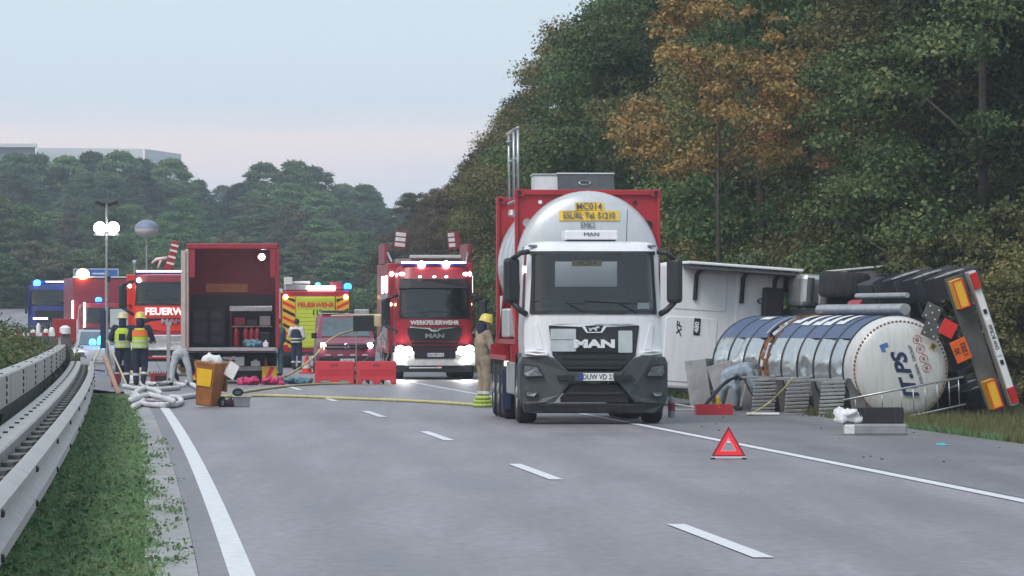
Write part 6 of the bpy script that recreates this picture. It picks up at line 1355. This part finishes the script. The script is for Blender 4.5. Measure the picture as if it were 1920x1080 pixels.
g_ = W(575, 700, 168); o = thing('traffic_cone', 'red and white traffic cone left of the red barriers', 'traffic cone', (g_.x, 168, 0))
MB().box(-.2, .2, -.2, .2, 0, .04).build('base', 'signal_red', o, bevel=.01); MB().lathe([(.14, .04), (.03, .5), (.025, .52)], 16).build('cone', 'signal_red', o, smooth=True); MB().lathe([(.118, .14), (.085, .27)], 16, cap=False).build('white_collar', 'stripe_white', o); o.scale = (1.2, 1.2, 1.2)
# absorbent hoses
random.seed(21)
HG = 'white absorbent hoses by the verge'
def hose(name, label, pts, r, m, cat='hose', group=None, n=8, close=0):
    o = thing(name, label, cat, (0, 0, 0), 0, group)
    P_ = [Vector(p) for p in pts]; out = []
    for i in range(len(P_)-1):
        p0, p1, p2, p3 = P_[max(i-1, 0)], P_[i], P_[i+1], P_[min(i+2, len(P_)-1)]
        for k in range(6):
            t = k/6; out.append(.5*((2*p1)+(p2-p0)*t+(2*p0-5*p1+4*p2-p3)*t*t+(3*p1-p0-3*p2+p3)*t**3))
    out.append(P_[-1]); rr = [r*(1+.10*math.sin(i*1.3)) for i in range(len(out))]
    MB().tube(out, rr, n).build('hose_body', m, o, smooth='all')
    for q in (0, -1): MB().ball(out[q], r*1.05, 8, 6).build('end_cap', m, o, smooth='all')
    return o
def gpt(px, py, z): d = F*(H-z)/(py-HY); return Vector(((px-HX)/F*d, d, z))
for i, (ln, z, lb_) in enumerate([
    ([(262, 757), (300, 760), (335, 757), (338, 748), (322, 744)], .06, 'white absorbent hose curled back at its end nearest the edge line'), ([(248, 744), (280, 749), (322, 747), (368, 741)], .06, 'white absorbent hose running to the foot of the brown bin'),
    ([(245, 750), (275, 742), (300, 745), (325, 752)], .15, 'white absorbent hose lying across the others in the pile'), ([(232, 724), (262, 729), (300, 730), (335, 727)], .06, 'straight white absorbent hose in front of the crouching person'),
    ([(256, 735), (272, 728), (290, 732), (300, 737)], .13, 'short looped white absorbent hose in the middle of the pile'), ([(250, 763), (268, 752), (262, 744), (250, 738)], .07, 'white absorbent hose end hanging over the grass'),
    ([(272, 718), (295, 720), (315, 718), (345, 722)], .06, 'white absorbent hose behind the pile beside the red crate'), ([(350, 716), (362, 722), (375, 730)], .06, 'short white hose end between crouching person and bin')]):
    hose('absorbent_hose', lb_, [gpt(a, b, z) for a, b in ln], .058, 'hose_white', group=HG)
for i, (px, py, m_) in enumerate(((243, 712, 'helmet_cream'), (266, 706, 'helmet_cream'), (250, 720, 'poly_white'))):
    g_ = gpt(px, py, 0); lumpy('crumpled_sack', ['cream crumpled sack under the left hi-vis person', 'cream crumpled sack left of the red crate', 'white crumpled sack at the end of the hoses'][i], 'sack', (g_.x, g_.y, 0), .36, .3, .26, m_, 0, 8, 11+i)
hose('yellow_hose', 'yellow fire hose running straight across the lanes in front of the fire engine', [gpt(412, 744, .03), gpt(520, 742, .03), gpt(650, 747, .03), gpt(780, 752, .03), gpt(893, 759, .03)], .032, 'hose_yellow')
hose('yellow_hose', 'pale hose lying from the bin towards the red barriers', [gpt(425, 742, .03), gpt(470, 733, .03), gpt(540, 724, .03), gpt(600, 720, .03), gpt(655, 719, .03)], .028, 'hose_yellow')
hose('raised_hose', 'pale hose rising in an arc from the asphalt to the van', [gpt(500, 714, .03), gpt(535, 706, .03), W(562, 690, 150), W(590, 668, 152), W(615, 640, 154), W(640, 626, 156), W(672, 618, 158)], .03, 'hose_yellow')
hose('thin_cable', 'thin dark cable hanging from the fire engine to the ground', [W(722, 600, 147), W(705, 640, 146), W(690, 668, 144), W(668, 690, 142), gpt(655, 714, .02)], .012, 'black')
hose('yellow_rope', 'yellow rope from the asphalt up to the ribbed walkway panels', [gpt(1408, 777, .03), W(1440, 757, 93), W(1466, 733, 92.5), W(1486, 710, 92.3)], .018, 'hose_yellow')
hose('suction_hose', 'dark suction hose from the bent-over person down to the red tray', [W(1385, 705, 97), W(1362, 716, 96), W(1340, 738, 94.5), W(1322, 760, 93)], .035, 'black')
for i in range(3): hose('hose_coil', ['lime green hose coil at the firefighter\'s boots, bottom layer', 'lime green hose coil at the firefighter\'s boots, middle layer', 'lime green hose coil at the firefighter\'s boots, top layer'][i], [W(905, 750, 100.5).xy.to_3d()+Vector(((.17-.02*i)*math.cos(a), .2*math.sin(a), .05+.07*i)) for a in [k*.55 for k in range(12)]], .035, 'hose_green' if i else 'hose_green')
# crate with bottles, ladder stand, leaning board
g_ = W(300, 712, 141); o = thing('red_crate', 'red crate of dark bottles between the hi-vis person and the pole', 'crate', (g_.x, 141, 0))
for a in ((-.25, .25, -.16, -.14, 0, .27), (-.25, .25, .14, .16, 0, .27), (-.25, -.23, -.14, .14, 0, .27), (.23, .25, -.14, .14, 0, .27), (-.23, .23, -.14, .14, 0, .02)): MB().box(*a).build('crate_side', 'fire_red', o)
MB().box(-.13, .22, -.166, -.161, .05, .2).build('crate_window', 'black', o)
for i in range(6):
    q = thing('bottle', 'dark bottle standing in the red crate', 'bottle', (g_.x-.18+.07*i, 141, .025), 0, 'bottles in the red crate'); MB().lathe([(.03, 0), (.03, .2), (.012, .26), (.012, .30)], 10).build('glass_body', 'navy_cloth', q, smooth=True)
g_ = W(316, 695, 139); o = thing('steel_pole', 'upright silver pole stand in front of the FEUERWEHR truck', 'pole', (g_.x, 139, 0)); MB().box(-.05, .05, -.04, .04, 0, 1.6).build('pole', 'alu', o, bevel=.01); MB().box(-.2, .2, -.15, .15, 0, .04).build('foot', 'alu_dull', o); MB().box(-.08, .08, -.05, .05, 1.6, 1.68).build('head', 'alu', o)
a_, b_ = gpt(222, 738, .02), W(196, 668, 128); o = thing('leaning_board', 'reddish wooden board leaning against the end of the crash barrier', 'board', (0, 0, 0)); dv = (b_-a_); MB().rbox((a_+b_)/2, (.10, .04, dv.length), dv.to_track_quat('Z', 'Y').to_matrix()).build('plank', 'wood_board', o)
o = thing('fire_bucket', 'red bucket beside the leaning board', 'bucket', (W(214, 690, 133).x, 133.4, 0)); MB().lathe([(.10, 0), (.14, .34), (.135, .34), (.1, .03)], 14, cap=False).lathe([(.1, .01), (.001, .01)], 14).build('pail', 'fire_red', o, smooth=True); MB().tube([(-.13, 0, .33), (-.08, 0, .44), (.08, 0, .44), (.13, 0, .33)], .008, 5).build('handle', 'black', o)
# equipment stand in front of the van
De = 152.0; o = thing('equipment_stand', 'equipment stand with black panel and pale drum in front of the van', 'equipment stand', (W(690, 640, De).x, De, 0))
zc = lambda py: H+(HY-py)/F*De; xc = lambda px: (px-690)/F*De
MB().tube([(xc(620), 0, zc(592)), (xc(722), 0, zc(590))], .03, 6).build('crossbar', 'helmet_cream', o); MB().box(xc(662), xc(704), -.05, .05, zc(621), zc(592)).build('black_panel', 'black', o, bevel=.02)
MB().lathe([(.16, 0), (.18, .05), (.18, .32), (.12, .36)], 16, Matrix.Translation((xc(712), 0, zc(612)))).build('drum', 'helmet_cream', o, smooth=True); MB().box(xc(664), xc(692), .06, .1, zc(592), zc(580)).build('sign_back', 'alu', o, bevel=.02)
for x in (668, 715):
    MB().tube([(xc(x), 0, 0), (xc(x), 0, zc(600))], .02, 6).build('leg', 'alu_dull', o)
MB().tube([(xc(705), -.1, zc(640)), (xc(716), -.1, zc(625)), (xc(724), 0, zc(640)), (xc(728), 0, zc(665)), (xc(718), 0, zc(690))], .02, 6).build('hose_loop', 'alu', o)
# around the tanker
Dt = 92.5; o = thing('red_tray', 'red collecting tray on the shoulder below the suction hose', 'tray', (W(1338, 778, Dt).x, Dt, 0), R(3))
for a in ((-.33, .33, -.22, -.2, 0, .19), (-.33, .33, .2, .22, 0, .19), (-.33, -.31, -.2, .2, 0, .19), (.31, .33, -.2, .2, 0, .19), (-.31, .31, -.2, .2, 0, .02)): MB().box(*a).build('tray_side', 'barrier_red', o)
o = thing('yellow_glove', 'yellow glove hanging over the red tray', 'glove', (W(1345, 755, Dt).x, Dt-.2, .15)); g0 = MB().capsule((0, 0, .06), .035, (0, 0, .16), .04)
for q, a in enumerate((-.03, -.01, .01, .03)): g0.capsule((a, 0, .05), .012, (a*1.4, -.01, -.03+.008*abs(q-1)), .011)
g0.capsule((.03, 0, .1), .012, (.07, 0, .05), .011).build('glove_body', 'label_yellow', o, remesh=.012)
o = thing('white_slab', 'narrow white slab lying on the shoulder right of the red tray', 'slab', (W(1433, 779, 91).x, 91.5, 0), R(-4)); MB().box(-.30, .30, -.14, .14, .01, .06).build('slab_body', 'stripe_white', o, bevel=.02); MB().box(-.28, .28, -.12, .12, 0, .01).build('slab_foot', 'galvanised_dark', o)
o = thing('white_sheet', 'torn white plastic sheet on the ground behind the red tray', 'sheet', (W(1290, 770, 97).x, 97.5, 0), R(10)); MB().rbox((0, 0, .08), (.6, .5, .02), Matrix.Rotation(R(9), 3, 'Y')).rbox((.1, -.2, .02), (.7, .2, .015)).build('plastic', 'stripe_white', o)
o = thing('spray_can', 'small grey can beside the front wheel of the white truck', 'can', (W(1259, 776, 90).x, 90, 0)); MB().lathe([(.06, 0), (.06, .30), (.04, .35), (.02, .37)], 12).build('can_body', 'tray_grey', o, smooth=True); MB().lathe([(.062, .12), (.062, .25)], 12, cap=False).build('red_label', 'fire_red_dull', o)
Dp = 76.0; o = thing('grey_tray', 'flat wrapped grey tray at the edge of the hard shoulder', 'tray', (W(1641, 815, Dp).x, Dp, 0), R(-2)); MB().box(-.46, .46, -.3, .3, 0, .17).build('tray_body', 'tray_grey', o, bevel=.03); MB().box(-.462, -.30, -.303, .303, .01, .16).build('plastic_wrap', 'poly_white', o, bevel=.02)
o = thing('black_crate', 'black folding crate on the flat grey tray', 'crate', (W(1650, 793, Dp).x, Dp, .172), R(-2))
for a in ((-.34, .34, -.2, -.18, 0, .235), (-.34, .34, .18, .2, 0, .235), (-.34, -.32, -.18, .18, 0, .235), (.32, .34, -.18, .18, 0, .235), (-.32, .32, -.18, .18, 0, .02)): MB().box(*a).build('crate_side', 'black', o, bevel=.006)
for x in (-.3, -.22, .22, .3): MB().box(x-.015, x+.015, -.212, -.2, .01, .225).build('crate_rib', 'plastic_dark', o)
lumpy('white_bag', 'crumpled white plastic bag at the left end of the black crate', 'bag', (W(1592, 795, Dp).x, Dp-.05, .165), .34, .3, .24, 'poly_white', 0, 10, 31)
o = thing('latex_glove', 'light blue latex glove lying on the hard shoulder', 'glove', (G(1765, 836).x, G(1765, 836).y, 0), R(10)); g0 = MB().capsule((-.05, 0, .012), .025, (.03, 0, .012), .03)
for q in (-.03, -.01, .01, .03): g0.capsule((.04, q, .012), .010, (.11, q*1.6, .016), .009)
g0.capsule((0, .03, .01), .01, (.03, .07, .012), .009).build('glove_body', 'glove_blue', o, remesh=.010)
# warning triangle
g_ = G(1366, 861); o = thing('warning_triangle', 'red reflective warning triangle standing on the lane behind the truck', 'warning triangle', (g_.x, g_.y, 0), R(0))
def tri(r, z=0): return [(-r*.866, z-r*.5), (r*.866, z-r*.5), (0, z+r)]
tz = .155; mb = MB(); oo, ii = tri(.232, tz), tri(.085, tz-.008)
def ring(oo, ii, y0, y1):
    m_ = MB(); m_.v = [(x, y0, z) for x, z in oo+ii]+[(x, y1, z) for x, z in oo+ii]
    for k in range(3):
        q = (k+1) % 3; m_.f += [(k, q, 3+q, 3+k), (6+q, 6+k, 9+k, 9+q), (k, 6+k, 6+q, q), (3+k, 3+q, 9+q, 9+k)]
    return m_
frame_ = ring(tri(.245, tz), tri(.205, tz), -.016, .016).build('frame', 'fire_red_dull', o); ring(tri(.21, tz), tri(.118, tz), -.010, .010).build('reflector', 'triangle_glow_red', o); ring(tri(.118, tz), tri(.086, tz), -.008, .008).build('inner_band', pbr('triangle_pink', (.85, .35, .38), .5), o)
MB().box(-.215, .215, -.025, .025, .016, .034).build('base_bar', 'stripe_white', o)
for s in (-1, 1): MB().rbox((s*.19, 0, .01), (.05, .26, .018)).build('foot', 'black', o)
# scattered debris
random.seed(3)
db = MB()
for i in range(26):
    y = random.uniform(48, 98); u = random.uniform(4.4, 7.6) if i < 34 else random.uniform(-3.4, 3.5); p = P(u, y, .012); s_ = random.uniform(.006, .02); db.rbox(p, (s_*2, s_*1.4, s_*.7), Matrix.Rotation(random.random()*3, 3, 'Z'))
tag(db.build('debris', 'debris'), 'small dark crumbs of debris scattered over lane and shoulder', 'debris', kind='stuff')
# ------------------------------------------------------------------ air: pale haze box round everything, sky outside it
m = bpy.data.materials.new('haze_air'); m.use_nodes = True; nt = m.node_tree; nt.nodes.remove(nt.nodes['Principled BSDF'])
pv = nt.nodes.new('ShaderNodeVolumePrincipled'); pv.inputs['Color'].default_value = (.80, .88, 1.0, 1); pv.inputs['Density'].default_value = HAZE; pv.inputs['Anisotropy'].default_value = .2
nt.links.new(pv.outputs[0], nt.nodes['Material Output'].inputs['Volume'])
hzb = MB().box(-500, 500, -60, 1320, -3, 42).build('haze', m); tag(hzb, 'thin pale haze in the air', 'haze', kind='stuff')

# same words on several things: say which one by its distance
from collections import defaultdict
dd = defaultdict(list)
for o in col.objects:
    if o.parent is None and o.get('label'): dd[o['label']].append(o)
for l, os_ in dd.items():
    if len(os_) < 2 or 'bottle' in l: continue
    os_.sort(key=lambda q: q.location.y); n_ = len(os_)
    nm_ = ['nearer one', 'farther one'] if n_ == 2 else ['nearest'] + ['second nearest', 'third nearest', 'fourth nearest', 'fifth nearest', 'sixth nearest', 'seventh nearest', 'eighth nearest'][:n_-2] + ['farthest']
    for q, w_ in zip(os_, nm_): q['label'] = f'{l}, {w_}'

# lettering becomes plain meshes
bpy.context.view_layer.update()
dg = bpy.context.evaluated_depsgraph_get()
for o in [o for o in col.objects if o.type == 'FONT']:
    me = bpy.data.meshes.new_from_object(o.evaluated_get(dg))
    n_ = bpy.data.objects.new('lettering', me); col.objects.link(n_); n_.parent = o.parent; n_.location = o.location; n_.rotation_euler = o.rotation_euler; n_.scale = o.scale
    if not me.materials: me.materials.append(o.data.materials[0])
    bpy.data.objects.remove(o)
